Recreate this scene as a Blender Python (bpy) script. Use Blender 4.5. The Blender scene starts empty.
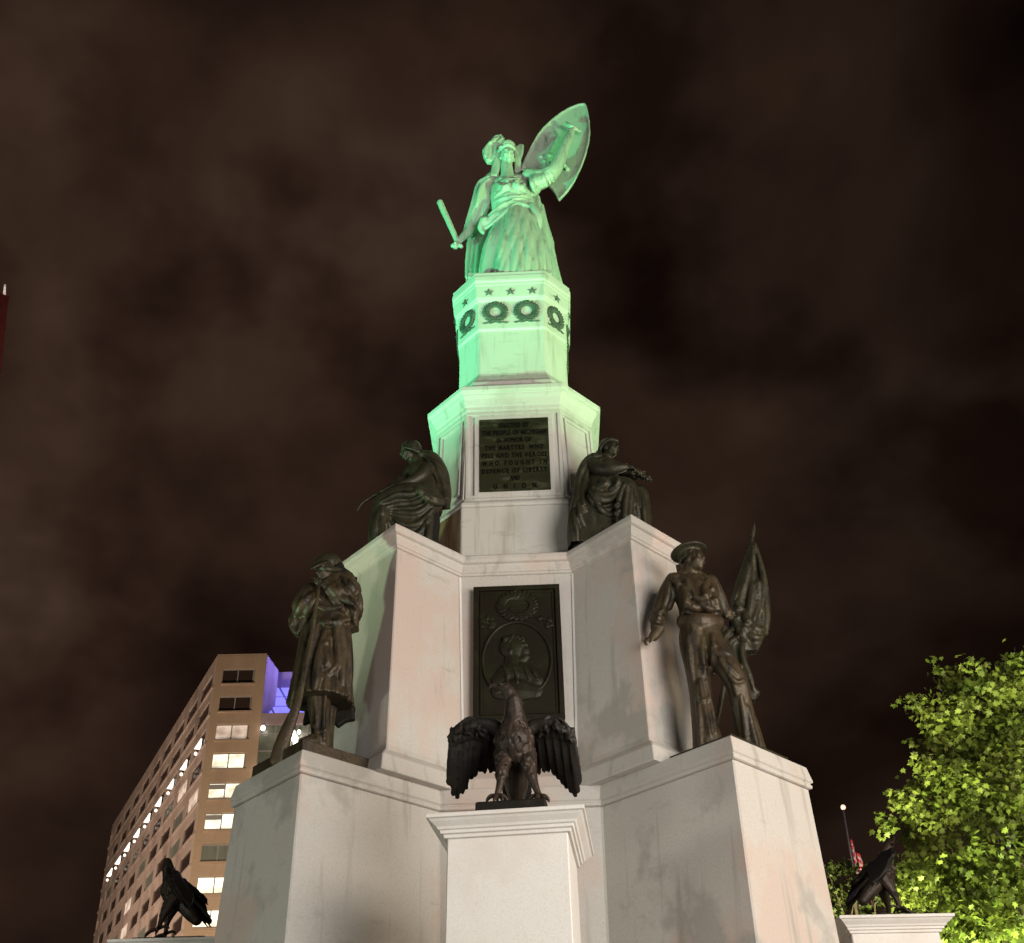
import bpy, bmesh, math, random
import numpy as np
from mathutils import Vector, Matrix
random.seed(7); rng = np.random.default_rng(7)
R = math.radians; PI = math.pi; S2 = 2 ** .5
EYE = 1.6                                   # camera height above the plaza
sc = bpy.context.scene
col = sc.collection

# ------------------------------------------------------------------ camera
F_, CX, CY = 1057.2451, 513.5367, 672.0503
PITCH, ROLL, YAW, CAMX, CAMD = 0.4752, -0.0203, -0.0315, 0.2948, 12.5
_fw = np.array([math.sin(YAW) * math.cos(PITCH), math.cos(YAW) * math.cos(PITCH), math.sin(PITCH)])
_rt = np.array([math.cos(YAW), -math.sin(YAW), 0.]); _up = np.cross(_rt, _fw)
_r2 = math.cos(ROLL) * _rt + math.sin(ROLL) * _up
_u2 = -math.sin(ROLL) * _rt + math.cos(ROLL) * _up
_o = np.array([CAMX, -CAMD, EYE])
cd = bpy.data.cameras.new('camera'); co = bpy.data.objects.new('camera', cd); col.objects.link(co)
cd.sensor_fit = 'HORIZONTAL'; cd.sensor_width = 36; cd.lens = 36 * F_ / 1024
cd.shift_x = (512 - CX) / 1024; cd.shift_y = (CY - 471.5) / 1024
cd.clip_start = .1; cd.clip_end = 3000
co.matrix_world = Matrix(((_r2[0], _u2[0], -_fw[0], _o[0]), (_r2[1], _u2[1], -_fw[1], _o[1]), (_r2[2], _u2[2], -_fw[2], _o[2]), (0, 0, 0, 1)))
sc.camera = co
sc.view_settings.view_transform = 'Standard'; sc.view_settings.look = 'None'
sc.view_settings.exposure = 0; sc.view_settings.gamma = 1

def ray(ix, iy):
    return _fw * F_ + _r2 * (ix - CX) - _u2 * (iy - CY)
def at(ix, iy, y=None, z=None, d=None, plane=None):
    """turn a point of the photograph into a point of the place, on the upright plane y, at height z, at ground distance d"""
    v = ray(ix, iy)
    if plane is not None: t = ((plane[0] - _o) @ plane[1]) / (v @ plane[1])
    elif y is not None: t = (y - _o[1]) / v[1]
    elif z is not None: t = (z - _o[2]) / v[2]
    else: t = d / math.hypot(v[0], v[1])
    return _o + t * v

# ------------------------------------------------------------------ night sky
w = bpy.data.worlds.new('World'); sc.world = w; w.use_nodes = True
nt = w.node_tree; nt.nodes.clear()
def N(tree, t, **kw):
    n = tree.nodes.new(t)
    for k, v in kw.items():
        if k.startswith('i_'):
            key = k[2:]; n.inputs[int(key) if key.isdigit() else key.replace('_', ' ')].default_value = v
        else: setattr(n, k, v)
    return n
def ramp(tree, fac, stops, interp='LINEAR'):
    r = N(tree, 'ShaderNodeValToRGB'); r.color_ramp.interpolation = interp
    e = r.color_ramp.elements
    while len(e) < len(stops): e.new(.5)
    for q, (p, c) in zip(e, stops): q.position = p; q.color = (*c, 1)
    if fac is not None: tree.links.new(fac, r.inputs[0])
    return r.outputs[0]
L = nt.links.new
tc = N(nt, 'ShaderNodeTexCoord')
mp = N(nt, 'ShaderNodeMapping'); mp.inputs['Scale'].default_value = (1.0, 1.0, 1.25); mp.inputs['Location'].default_value = (.62, .3, .15)
L(tc.outputs['Generated'], mp.inputs[0])
n1 = N(nt, 'ShaderNodeTexNoise', i_Scale=2.3, i_Detail=5.0, i_Roughness=.5, i_Distortion=.15); L(mp.outputs[0], n1.inputs[0])
n2 = N(nt, 'ShaderNodeTexNoise', i_Scale=5.2, i_Detail=4.0, i_Roughness=.5); L(mp.outputs[0], n2.inputs[0])
cl = ramp(nt, n1.outputs[0], [(.36, (.0070, .0034, .0027)), (.47, (.0160, .0084, .0056)), (.57, (.031, .0170, .0112)), (.70, (.054, .033, .0225))])
sx = N(nt, 'ShaderNodeSeparateXYZ'); L(tc.outputs['Generated'], sx.inputs[0])
side = N(nt, 'ShaderNodeMapRange', i_1=-.42, i_2=.42, i_3=1.4, i_4=.42); L(sx.outputs[0], side.inputs[0])   # city glow behind the clouds in the west
hole = ramp(nt, n2.outputs[0], [(.34, (.40, .35, .35)), (.49, (.92, .9, .9)), (.6, (1.05, 1.05, 1.05))])
mh = N(nt, 'ShaderNodeMix', data_type='RGBA', blend_type='MULTIPLY', i_0=1.0); L(cl, mh.inputs[6]); L(hole, mh.inputs[7])
mx = N(nt, 'ShaderNodeMix', data_type='RGBA', blend_type='MULTIPLY', i_0=1.0); L(mh.outputs[2], mx.inputs[6]); L(side.outputs[0], mx.inputs[7])
sky = N(nt, 'ShaderNodeTexSky', sky_type='NISHITA', sun_disc=False, sun_elevation=R(-6), sun_rotation=R(250))
bg1 = N(nt, 'ShaderNodeBackground', i_Strength=1.0); L(mx.outputs[2], bg1.inputs[0])
bg2 = N(nt, 'ShaderNodeBackground', i_Strength=.0008); L(sky.outputs[0], bg2.inputs[0])
ad = N(nt, 'ShaderNodeAddShader'); L(bg1.outputs[0], ad.inputs[0]); L(bg2.outputs[0], ad.inputs[1])
wo = N(nt, 'ShaderNodeOutputWorld'); L(ad.outputs[0], wo.inputs[0])

# ------------------------------------------------------------------ lamps of the square (floodlights, street lamps and added fill)
def lamp(kind, loc, target, power, color, size=40, blend=.5, radius=.15):
    l = bpy.data.lights.new('flood_street_fill_lamp', kind); l.energy = power; l.color = color
    l.shadow_soft_size = radius
    if kind == 'SPOT': l.spot_size = R(size); l.spot_blend = blend
    o = bpy.data.objects.new('flood_street_fill_lamp', l); col.objects.link(o); o.location = loc
    o.rotation_euler = (Vector(target) - Vector(loc)).to_track_quat('-Z', 'Y').to_euler()
    return o
GREEN_A = (.05, 1.0, .43); GREEN_B = (.24, 1.0, .25); WARM = (1.0, .80, .58); NEUT = (1.0, .935, .86)
lamp('SPOT', (-17.2, -8.8, .6), (0, -.4, 15.9), 33000, GREEN_A, 20.5, .85, .12)     # green floods on the top of the column
lamp('SPOT', (16.0, -10.5, .6), (0, -.4, 15.9), 23500, GREEN_B, 20.5, .85, .12)
lamp('SPOT', (-13.0, -3.8, 1.0), (-1.6, -1.6, 11.0), 6000, (.60, 1.0, .60), 32, 1.0, .5)   # added lamp imitating spill of the left flood
lamp('POINT', (8.6, -14.5, 5.4), (0, 0, 6), 9300, NEUT, radius=4.2)                # street lamps, right
lamp('POINT', (11.5, -8.5, 6.0), (0, 0, 6), 2700, WARM, radius=2.2)
lamp('POINT', (-7.0, -15.5, 5.0), (0, 0, 6), 600, (1.0, .97, .88), radius=1.5)    # added fill lamps for the left-facing sides
lamp('POINT', (-11.0, -8.0, 3.6), (0, 0, 6), 1000, (.94, 1.0, .84), radius=.8)
lamp('SPOT', (5.6, 1.3, 3.0), (5.9, 3.0, 5.4), 900, (1.0, .95, .44), 100, .9, .1)   # lamp under the leafy tree
lamp('SPOT', (5.6, -.2, 1.4), (7.3, 3.4, 7.4), 9000, (.95, 1.0, .55), 66, .9, .5)  # extra lamp added to brighten the whole crown
lamp('SPOT', (7.2, 8.0, 2.0), (7.6, 12.0, 8.5), 12000, (1.0, .95, .5), 80, .9, .2)  # lamp added to lift the dim tree out of black

# ------------------------------------------------------------------ materials
def mat(name, base, rough=.6, metal=0., noise=(), bump=None, emit=None, estr=0., spec=.5, trans=0):
    m = bpy.data.materials.new(name); m.use_nodes = True; t = m.node_tree; b = t.nodes['Principled BSDF']
    b.inputs['Base Color'].default_value = (*base, 1); b.inputs['Roughness'].default_value = rough; b.inputs['Metallic'].default_value = metal
    b.inputs['Specular IOR Level'].default_value = spec
    geo = N(t, 'ShaderNodeNewGeometry'); cur = None
    for (scale, lo, hi, c, det) in noise:               # successive stain layers: colour c where the noise passes lo..hi
        mpn = N(t, 'ShaderNodeMapping'); sc_ = scale if isinstance(scale, tuple) else (scale,) * 3
        mpn.inputs['Scale'].default_value = sc_; mpn.inputs['Location'].default_value = (random.uniform(0, 9),) * 3
        t.links.new(geo.outputs['Position'], mpn.inputs[0])
        no = N(t, 'ShaderNodeTexNoise', i_Scale=1.0, i_Detail=det, i_Roughness=.62); t.links.new(mpn.outputs[0], no.inputs[0])
        mr = N(t, 'ShaderNodeMapRange', i_1=lo, i_2=hi); t.links.new(no.outputs[0], mr.inputs[0])
        mi = N(t, 'ShaderNodeMix', data_type='RGBA'); t.links.new(mr.outputs[0], mi.inputs[0])
        if cur is None: mi.inputs[6].default_value = (*base, 1)
        else: t.links.new(cur, mi.inputs[6])
        mi.inputs[7].default_value = (*c, 1); cur = mi.outputs[2]
    if cur is not None: t.links.new(cur, b.inputs['Base Color'])
    if bump:
        no = N(t, 'ShaderNodeTexNoise', i_Scale=bump[0], i_Detail=4.0); t.links.new(geo.outputs['Position'], no.inputs[0])
        bp = N(t, 'ShaderNodeBump', i_Strength=bump[1], i_Distance=bump[2]); t.links.new(no.outputs[0], bp.inputs['Height']); t.links.new(bp.outputs[0], b.inputs['Normal'])
    if emit: b.inputs['Emission Color'].default_value = (*emit, 1); b.inputs['Emission Strength'].default_value = estr
    return m
GRANITE = mat('granite', (.48, .465, .435), .75, noise=[((.6, .6, .45), .49, .58, (.49, .405, .36), 4), ((.7, .7, .6), .53, .585, (.345, .335, .31), 5), ((7, 7, .35), .57, .72, (.33, .31, .275), 5), ((2.2, 2.2, 9), .64, .78, (.36, .335, .30), 4), ((60, 60, 60), .45, .8, (.41, .375, .335), 2)], bump=(70, .2, .01), spec=.25)
GRANITE_CLEAN = mat('pale_granite', (.64, .625, .60), .72, noise=[((1.3, 1.3, .9), .5, .68, (.58, .54, .50), 4), ((70, 70, 70), .45, .8, (.55, .53, .50), 2)], bump=(80, .2, .008), spec=.25)
GRANITE_TOP = mat('upper_granite', (.52, .51, .47), .72, noise=[((2, 2, .7), .52, .7, (.44, .42, .37), 5), ((8, 8, .5), .57, .75, (.33, .31, .27), 4), ((2, 2, 9), .6, .75, (.36, .34, .30), 4)], bump=(70, .2, .008), spec=.25)
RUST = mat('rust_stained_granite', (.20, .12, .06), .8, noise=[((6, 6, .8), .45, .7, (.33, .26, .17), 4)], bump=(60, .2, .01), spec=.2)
BRONZE = mat('dark_bronze', (.044, .030, .016), .50, .2, noise=[((4, 4, 4), .45, .7, (.066, .049, .023), 4), ((8, 8, 3), .50, .66, (.012, .0095, .006), 4), ((14, 14, 2), .60, .78, (.075, .085, .055), 4)], bump=(34, .4, .014), spec=.45)
BRONZE_GREEN = mat('weathered_bronze', (.026, .023, .012), .5, .2, noise=[((4, 4, 4), .45, .7, (.042, .038, .019), 4), ((9, 9, 4), .5, .72, (.009, .0085, .0055), 4), ((14, 14, 2), .62, .78, (.055, .066, .042), 4)], bump=(34, .4, .014), spec=.45)
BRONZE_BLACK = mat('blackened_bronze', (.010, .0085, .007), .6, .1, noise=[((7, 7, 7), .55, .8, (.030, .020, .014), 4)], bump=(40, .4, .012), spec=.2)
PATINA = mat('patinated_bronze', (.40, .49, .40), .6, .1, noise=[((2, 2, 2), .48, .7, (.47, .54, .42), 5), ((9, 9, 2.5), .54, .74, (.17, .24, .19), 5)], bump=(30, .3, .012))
PATINA_DARK = mat('dark_patina', (.07, .09, .07), .6, .1, noise=[((6, 6, 6), .48, .7, (.04, .055, .04), 5)], bump=(30, .3, .01))
PLAQUE = mat('plaque_bronze', (.024, .026, .011), .6, .15, noise=[((3, 3, 9), .52, .72, (.085, .09, .05), 5), ((2, 2, 2), .5, .7, (.013, .014, .007), 3)], bump=(40, .3, .008), spec=.2)
LETTER = mat('letter_bronze', (.004, .0045, .003), .6, .0, spec=.15)

# ------------------------------------------------------------------ object helpers
def tag(o, label=None, cat=None, group=None, kind=None):
    if label: o['label'] = label
    if cat: o['category'] = cat
    if group: o['group'] = group
    if kind: o['kind'] = kind
    return o
def empty(name, loc, rz=0):
    o = bpy.data.objects.new(name, None); col.objects.link(o); o.location = loc; o.rotation_euler.z = rz; o.empty_display_size = .3
    return o
def obj(name, me, m, parent=None):
    if isinstance(me, bmesh.types.BMesh):
        b = me; me = bpy.data.meshes.new(name); b.to_mesh(me); b.free()
    me.materials.clear(); me.materials.append(m)
    o = bpy.data.objects.new(name, me); col.objects.link(o)
    if parent is not None:
        o.parent = parent
        inv = root_matrix(parent).inverted(); me.transform(inv)
    return o
def root_matrix(p):
    m = Matrix.Identity(4)
    while p is not None: m = (Matrix.Translation(p.location) @ p.rotation_euler.to_matrix().to_4x4()) @ m; p = p.parent
    return m
def copy_tree(o, parent=None):
    c = o.copy(); col.objects.link(c); c.parent = parent
    for ch in list(o.children): copy_tree(ch, c)
    return c
def box(bm, c, s, mtx=None):
    vs = [Vector((c[0] + s[0] * a / 2, c[1] + s[1] * b / 2, c[2] + s[2] * e / 2)) for a in (-1, 1) for b in (-1, 1) for e in (-1, 1)]
    if mtx: vs = [mtx @ v for v in vs]
    v = [bm.verts.new(q) for q in vs]
    for f in ((0, 1, 3, 2), (4, 6, 7, 5), (0, 4, 5, 1), (2, 3, 7, 6), (0, 2, 6, 4), (1, 5, 7, 3)): bm.faces.new([v[i] for i in f])
def rings(bm, rs, cap=True, closed=True):
    vv = [[bm.verts.new(Vector(p)) for p in r] for r in rs]
    n = len(vv[0])
    for a, b in zip(vv, vv[1:]):
        for i in range(n if closed else n - 1): bm.faces.new((a[i], a[(i + 1) % n], b[(i + 1) % n], b[i]))
    if cap: bm.faces.new(vv[0][::-1]); bm.faces.new(vv[-1])
    return vv
def bevel(bm, w=.008):
    bmesh.ops.recalc_face_normals(bm, faces=bm.faces)
    es = [e for e in bm.edges if len(e.link_faces) == 2 and e.calc_face_angle(0) > R(25)]
    bmesh.ops.bevel(bm, geom=es, offset=w, segments=1, affect='EDGES', clamp_overlap=True)
    return bm

# ================================================================== setting: ground
gb = bmesh.new(); rings(gb, [[(-900, -900, 0), (900, -900, 0), (900, 900, 0), (-900, 900, 0)]], cap=False); gb.faces.new(gb.verts[:])
PAVE = mat('paving', (.16, .15, .14), .8, noise=[((.4, .4, .4), .45, .7, (.11, .105, .10), 5)], bump=(30, .2, .01))
tag(obj('ground', gb, PAVE), kind='structure')

# ================================================================== the monument
MON = empty('stepped_monument', (0, 0, 0))
tag(MON, 'tall stepped granite war monument lit green at its top, in the middle', 'monument')
def cross_plan(w, d, Lr, o):
    h = (d - w) / S2 + o; e = (w + d) / S2 + Lr + o; d = d + o; w = d - S2 * h
    pts = []
    for k in range(4):
        a = k * PI / 2; ca, sa = math.cos(a), math.sin(a)
        u = np.array([S2 / 2, -S2 / 2]); v = np.array([S2 / 2, S2 / 2])
        for q in (np.array([-w, -d]), np.array([w, -d]), u * e - v * h, u * e + v * h):
            pts.append((q[0] * ca - q[1] * sa, q[0] * sa + q[1] * ca))
    return pts
def oct_plan(w, d, _, o):
    w = w + (S2 - 1) * o; d = d + o
    return [(-w, -d), (w, -d), (d, -w), (d, w), (w, d), (-w, d), (-d, w), (-d, -w)]
def stack(name, plan, prm, prof, m, bev=.012):
    bm = bmesh.new(); rings(bm, [[(x, y, z + EYE) for x, y in plan(*prm, o)] for o, z in prof])
    if bev: bevel(bm, bev)
    return obj(name, bm, m, MON)
T4 = (.8671, 1.7858, 1.7327); T3 = (.6382, 1.4372, 1.0703); T2 = (.7056, 1.2402, 0); T1 = (.5365, .9195, 0)
stack('base_step', oct_plan, (2.6, 5.6, 0), [(0, -1.6), (0, -1.42)], GRANITE)
stack('base_step', oct_plan, (2.3, 5.1, 0), [(0, -1.424), (0, -1.26)], GRANITE)
stack('lower_tier', cross_plan, T4, [(.26, -1.27), (.24, -.7), (.20, -.68), (.05, 2.1), (-.008, 3.875)], GRANITE, .015)
stack('lower_coping', cross_plan, T4, [(.0, 3.87), (.022, 3.878), (.025, 3.905), (.008, 3.925), (.034, 3.945), (.034, 3.95), (.0, 4.11), (-.015, 4.124)], GRANITE, .006)
stack('middle_plinth', cross_plan, T3, [(.20, 4.11), (.165, 4.30), (.06, 4.41)], GRANITE, .01)
stack('middle_tier', cross_plan, T3, [(.03, 4.40), (.0, 4.50), (-.15, 7.14)], GRANITE, .012)
stack('middle_cornice', cross_plan, T3, [(-.15, 7.13), (-.125, 7.135), (-.12, 7.155), (-.10, 7.165), (-.095, 7.18), (-.06, 7.235), (-.058, 7.25), (-.02, 7.262), (.0, 7.29), (.0, 7.345), (-.015, 7.367)], GRANITE, .004)
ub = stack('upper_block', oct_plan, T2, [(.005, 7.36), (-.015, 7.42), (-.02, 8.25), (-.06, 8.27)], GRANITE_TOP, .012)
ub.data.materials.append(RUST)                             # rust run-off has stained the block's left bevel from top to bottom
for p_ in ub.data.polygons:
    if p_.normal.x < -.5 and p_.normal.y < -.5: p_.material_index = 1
stack('die_sill', oct_plan, T2, [(-.03, 8.262), (-.015, 8.285), (-.02, 8.325), (-.05, 8.345), (-.085, 8.40)], GRANITE_TOP, .006)
stack('die', oct_plan, T2, [(-.10, 8.39), (-.165, 9.98)], GRANITE_TOP, .012)
stack('die_cornice', oct_plan, T2, [(-.16, 9.965), (-.135, 9.975), (-.13, 10.03), (-.115, 10.05), (-.08, 10.13), (-.05, 10.17), (-.045, 10.20), (-.01, 10.215), (0, 10.23), (0, 10.295), (-.02, 10.318)], GRANITE_TOP, .004)
stack('drum_base', oct_plan, T1, [(.09, 10.31), (.09, 10.50), (.055, 10.56), (.05, 10.62), (-.02, 10.72), (-.09, 10.86), (-.10, 10.90)], GRANITE_TOP, .006)
stack('drum', oct_plan, T1, [(-.11, 10.89), (-.118, 11.765)], GRANITE_TOP, .012)
stack('wreath_band', oct_plan, T1, [(-.118, 11.755), (-.09, 11.775), (-.09, 12.335)], GRANITE_TOP, .008)
stack('cap_slab', oct_plan, T1, [(-.09, 12.325), (-.062, 12.345), (-.058, 12.365), (-.045, 12.375), (-.03, 12.60), (-.022, 12.62), (-.02, 12.66), (-.005, 12.675), (0, 12.70), (0, 12.78), (-.012, 12.80), (-.012, 12.86), (-.03, 12.876)], GRANITE_TOP, .004)
# slender fillets at the inner corners of the front face
for sx_ in (-1, 1):
    bm = bmesh.new()
    lo = cross_plan(*T3, 0.0)[1]; hi = cross_plan(*T3, -.15)[1]
    rings(bm, [[(sx_ * (p[0] + a), p[1] + b, z + EYE) for a, b in ((-.012, -.014), (.014, -.028), (.014, .02), (-.012, .02))] for p, z in ((lo, 4.52), (hi, 7.12))])
    bmesh.ops.recalc_face_normals(bm, faces=bm.faces)
    obj('corner_fillet', bm, GRANITE_CLEAN, MON)

def face_frame(ang, dist, z, tilt=0.):
    """matrix of an upright face seen square on: x right, y out of the face, z up"""
    m = Matrix.Rotation(ang, 4, 'Z') @ Matrix.Translation((0, -dist, z + EYE)) @ Matrix.Rotation(-tilt, 4, 'X')
    return m
def frame_strips(bm, m, x0, x1, z0, z1, wd, th):
    for c, s in ((((x0 + x1) / 2, -th / 2 + .01, z1 - wd / 2), (x1 - x0, th + .02, wd)), (((x0 + x1) / 2, -th / 2 + .01, z0 + wd / 2), (x1 - x0, th + .02, wd)),
                 ((x0 + wd / 2, -th / 2 + .01, (z0 + z1) / 2), (wd, th + .02, z1 - z0 - 2 * wd)), ((x1 - wd / 2, -th / 2 + .01, (z0 + z1) / 2), (wd, th + .02, z1 - z0 - 2 * wd))):
        box(bm, c, s, m)
tilt2 = math.atan2(.065, 1.59)
dieF = 1.2402 - .132
# raised panel frames on the faces of the die
for k in range(8):
    if k in (3, 4, 5): continue
    ang = k * PI / 4
    dist = dieF if k % 2 == 0 else (T2[0] + T2[1]) / S2 - .132
    half = (.655 if k % 2 == 0 else (T2[1] - T2[0]) / S2 - .052)
    bm = bmesh.new(); m = face_frame(ang, dist, 9.18, tilt2)
    if k % 2 == 0: frame_strips(bm, m, -half, half, -.74, .76, .045, .022); frame_strips(bm, m, -.535, .545, -.705, .675, .07, .03)
    else: frame_strips(bm, m, -half, half, -.74, .76, .05, .022); frame_strips(bm, m, -half + .09, half - .09, -.62, .66, .04, .03)
    bevel(bm, .004); obj('panel_frame', bm, GRANITE_TOP, MON)

# text plaque
def text_mesh(lines, m, width, z_top, pitch, size, depth):
    dg = bpy.context.evaluated_depsgraph_get; out = bmesh.new()
    for i, (txt, wd) in enumerate(lines):
        if not txt: continue
        cu = bpy.data.curves.new('letters', 'FONT'); cu.body = txt; cu.size = size; cu.align_x = 'CENTER'; cu.extrude = depth; cu.resolution_u = 2; cu.offset = .002
        o = bpy.data.objects.new('letters', cu); col.objects.link(o)
        me = bpy.data.meshes.new_from_object(o.evaluated_get(dg()))
        xs = [v.co.x for v in me.vertices]; nat = (max(xs) - min(xs)) * .60; want = wd * width
        if want > nat and len(txt) > 2:                    # letter-spaced, never stretched
            for _ in range(3):
                cu.space_character *= 1 + (want / nat - 1) * 1.25; bpy.data.meshes.remove(me)
                bpy.context.view_layer.update(); me = bpy.data.meshes.new_from_object(o.evaluated_get(dg())); xs = [v.co.x for v in me.vertices]; nat = (max(xs) - min(xs)) * .60
        k = min(.60, want / (max(xs) - min(xs))); cx = (max(xs) + min(xs)) / 2
        for v in me.vertices: v.co = m @ Vector(((v.co.x - cx) * k, -v.co.z - depth * .5, v.co.y + z_top - i * pitch))
        out.from_mesh(me); bpy.data.objects.remove(o); bpy.data.curves.remove(cu); bpy.data.meshes.remove(me)
    return out
mP = face_frame(0, dieF + .012, 9.155, tilt2)
bm = bmesh.new(); box(bm, (.01, -.012, 0), (.945, .05, 1.265), mP); bevel(bm, .004)
plq = obj('text_plaque', bm, PLAQUE, MON); tag(plq, 'dark bronze plaque with lettering')
mL = face_frame(0, dieF + .050, 9.155, tilt2)
lines = [('ERECTED BY', .44), ('THE PEOPLE OF MICHIGAN', .94), ('IN HONOR OF', .50), ('THE MARTYRS  WHO', .84), ('FELL AND THE HEROES', .93), ('WHO FOUGHT IN', .93), ('DEFENCE OF LIBERTY', .93), ('AND', .14), ('UNION', .60)]
mo = text_mesh(lines, mL @ Matrix.Translation((.01, 0, 0)), .94, .47, .1335, .112, .006)
obj('lettering', mo, LETTER, plq)

# portrait plaque
yP = -(1.4372 - .055)
tiltp = math.atan2(.15, 2.64)
mQ = face_frame(0, 1.4372 - .075, 5.98, tiltp)
bm = bmesh.new(); box(bm, (0, -.02, 0), (1.05, .07, 1.86), mQ); bevel(bm, .005)
DKPL = mat('portrait_bronze', (.0125, .0095, .0048), .5, .1, noise=[((3, 3, 3), .5, .7, (.018, .019, .0075), 4)], bump=(40, .3, .008), spec=.25)
pp = obj('portrait_plaque', bm, DKPL, MON)
bm = bmesh.new(); frame_strips(bm, mQ @ Matrix.Translation((0, -.055, 0)), -.53, .53, -.935, .935, .06, .035); frame_strips(bm, mQ @ Matrix.Translation((0, -.055, 0)), -.45, .45, -.855, .855, .02, .015); bevel(bm, .005)
obj('frame', bm, DKPL, pp)

# ------------------------------------------------------------------ clay: many overlapping solids fused into one smooth sculpted surface
def fuse(bm, name, m, parent, voxel=.018, smooth=2):
    clip = parent.location.z - .012 if parent.get('category') == 'statue' else None
    me = bpy.data.meshes.new(name); bmesh.ops.recalc_face_normals(bm, faces=bm.faces); bm.to_mesh(me); bm.free()
    o = bpy.data.objects.new(name, me); col.objects.link(o)
    r = o.modifiers.new('r', 'REMESH'); r.mode = 'VOXEL'; r.voxel_size = voxel; r.use_smooth_shade = True
    if smooth: s = o.modifiers.new('s', 'SMOOTH'); s.factor = .5; s.iterations = smooth
    dg = bpy.context.evaluated_depsgraph_get(); me2 = bpy.data.meshes.new_from_object(o.evaluated_get(dg))
    bpy.data.objects.remove(o); bpy.data.meshes.remove(me)
    me2.name = name
    if clip is not None:
        b2 = bmesh.new(); b2.from_mesh(me2); bmesh.ops.bisect_plane(b2, geom=b2.verts[:] + b2.edges[:] + b2.faces[:], plane_co=(0, 0, clip), plane_no=(0, 0, 1), clear_inner=True); b2.to_mesh(me2); b2.free()
    for p in me2.polygons: p.use_smooth = True
    return obj(name, me2, m, parent)
def ball_w(bm, c, rad, rot=None, seg=16):
    mt = Matrix.Translation(Vector(c)) @ (rot.to_4x4() if rot else Matrix.Identity(4)) @ Matrix.Diagonal((*rad, 1))
    bmesh.ops.create_uvsphere(bm, u_segments=seg, v_segments=max(6, seg * 2 // 3), radius=1, matrix=mt)
def catmull(pts, n=5):
    pts = [np.array(p, float) for p in pts]
    if len(pts) < 3: return [pts[0] + (pts[-1] - pts[0]) * i / n for i in range(n + 1)]
    q = [2 * pts[0] - pts[1]] + pts + [2 * pts[-1] - pts[-2]]; out = []
    for i in range(1, len(q) - 2):
        for j in range(n):
            t = j / n; a, b, c, d = q[i - 1:i + 3]
            out.append(.5 * ((2 * b) + (-a + c) * t + (2 * a - 5 * b + 4 * c - d) * t * t + (-a + 3 * b - 3 * c + d) * t ** 3))
    out.append(pts[-1]); return out
def tube_w(bm, pts, flat=1., flat_dir=None, n=5, seg=10):
    """pts: (x, y, z, radius); rounded ends; flat squeezes the section along flat_dir"""
    q = catmull(pts, n); P_ = [Vector(p[:3]) for p in q]; r_ = [max(.002, p[3]) for p in q]
    t0 = (P_[1] - P_[0]).normalized(); t1 = (P_[-1] - P_[-2]).normalized()
    seq = []
    for a in (80, 50, 22): seq.append((P_[0] - t0 * r_[0] * math.sin(R(a)) * .9, r_[0] * math.cos(R(a)), t0))
    for i, p in enumerate(P_):
        t = (P_[min(i + 1, len(P_) - 1)] - P_[max(i - 1, 0)])
        t = t.normalized() if t.length > 1e-9 else t0
        seq.append((p, r_[i], t))
    for a in (22, 50, 80): seq.append((P_[-1] + t1 * r_[-1] * math.sin(R(a)) * .9, r_[-1] * math.cos(R(a)), t1))
    fd = Vector(flat_dir) if flat_dir is not None else Vector((0, 1, 0)); prev = None; rs = []
    for p, r, t in seq:
        b = t.cross(fd)
        if b.length < .12: b = prev if prev else t.cross(Vector((1, 0, .3)))
        b = b.normalized()
        if prev and b.dot(prev) < 0: b = -b
        prev = b; c = b.cross(t).normalized()
        rs.append([p + b * r * math.cos(k * 2 * PI / seg) + c * r * flat * math.sin(k * 2 * PI / seg) for k in range(seg)])
    rings(bm, rs)
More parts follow.
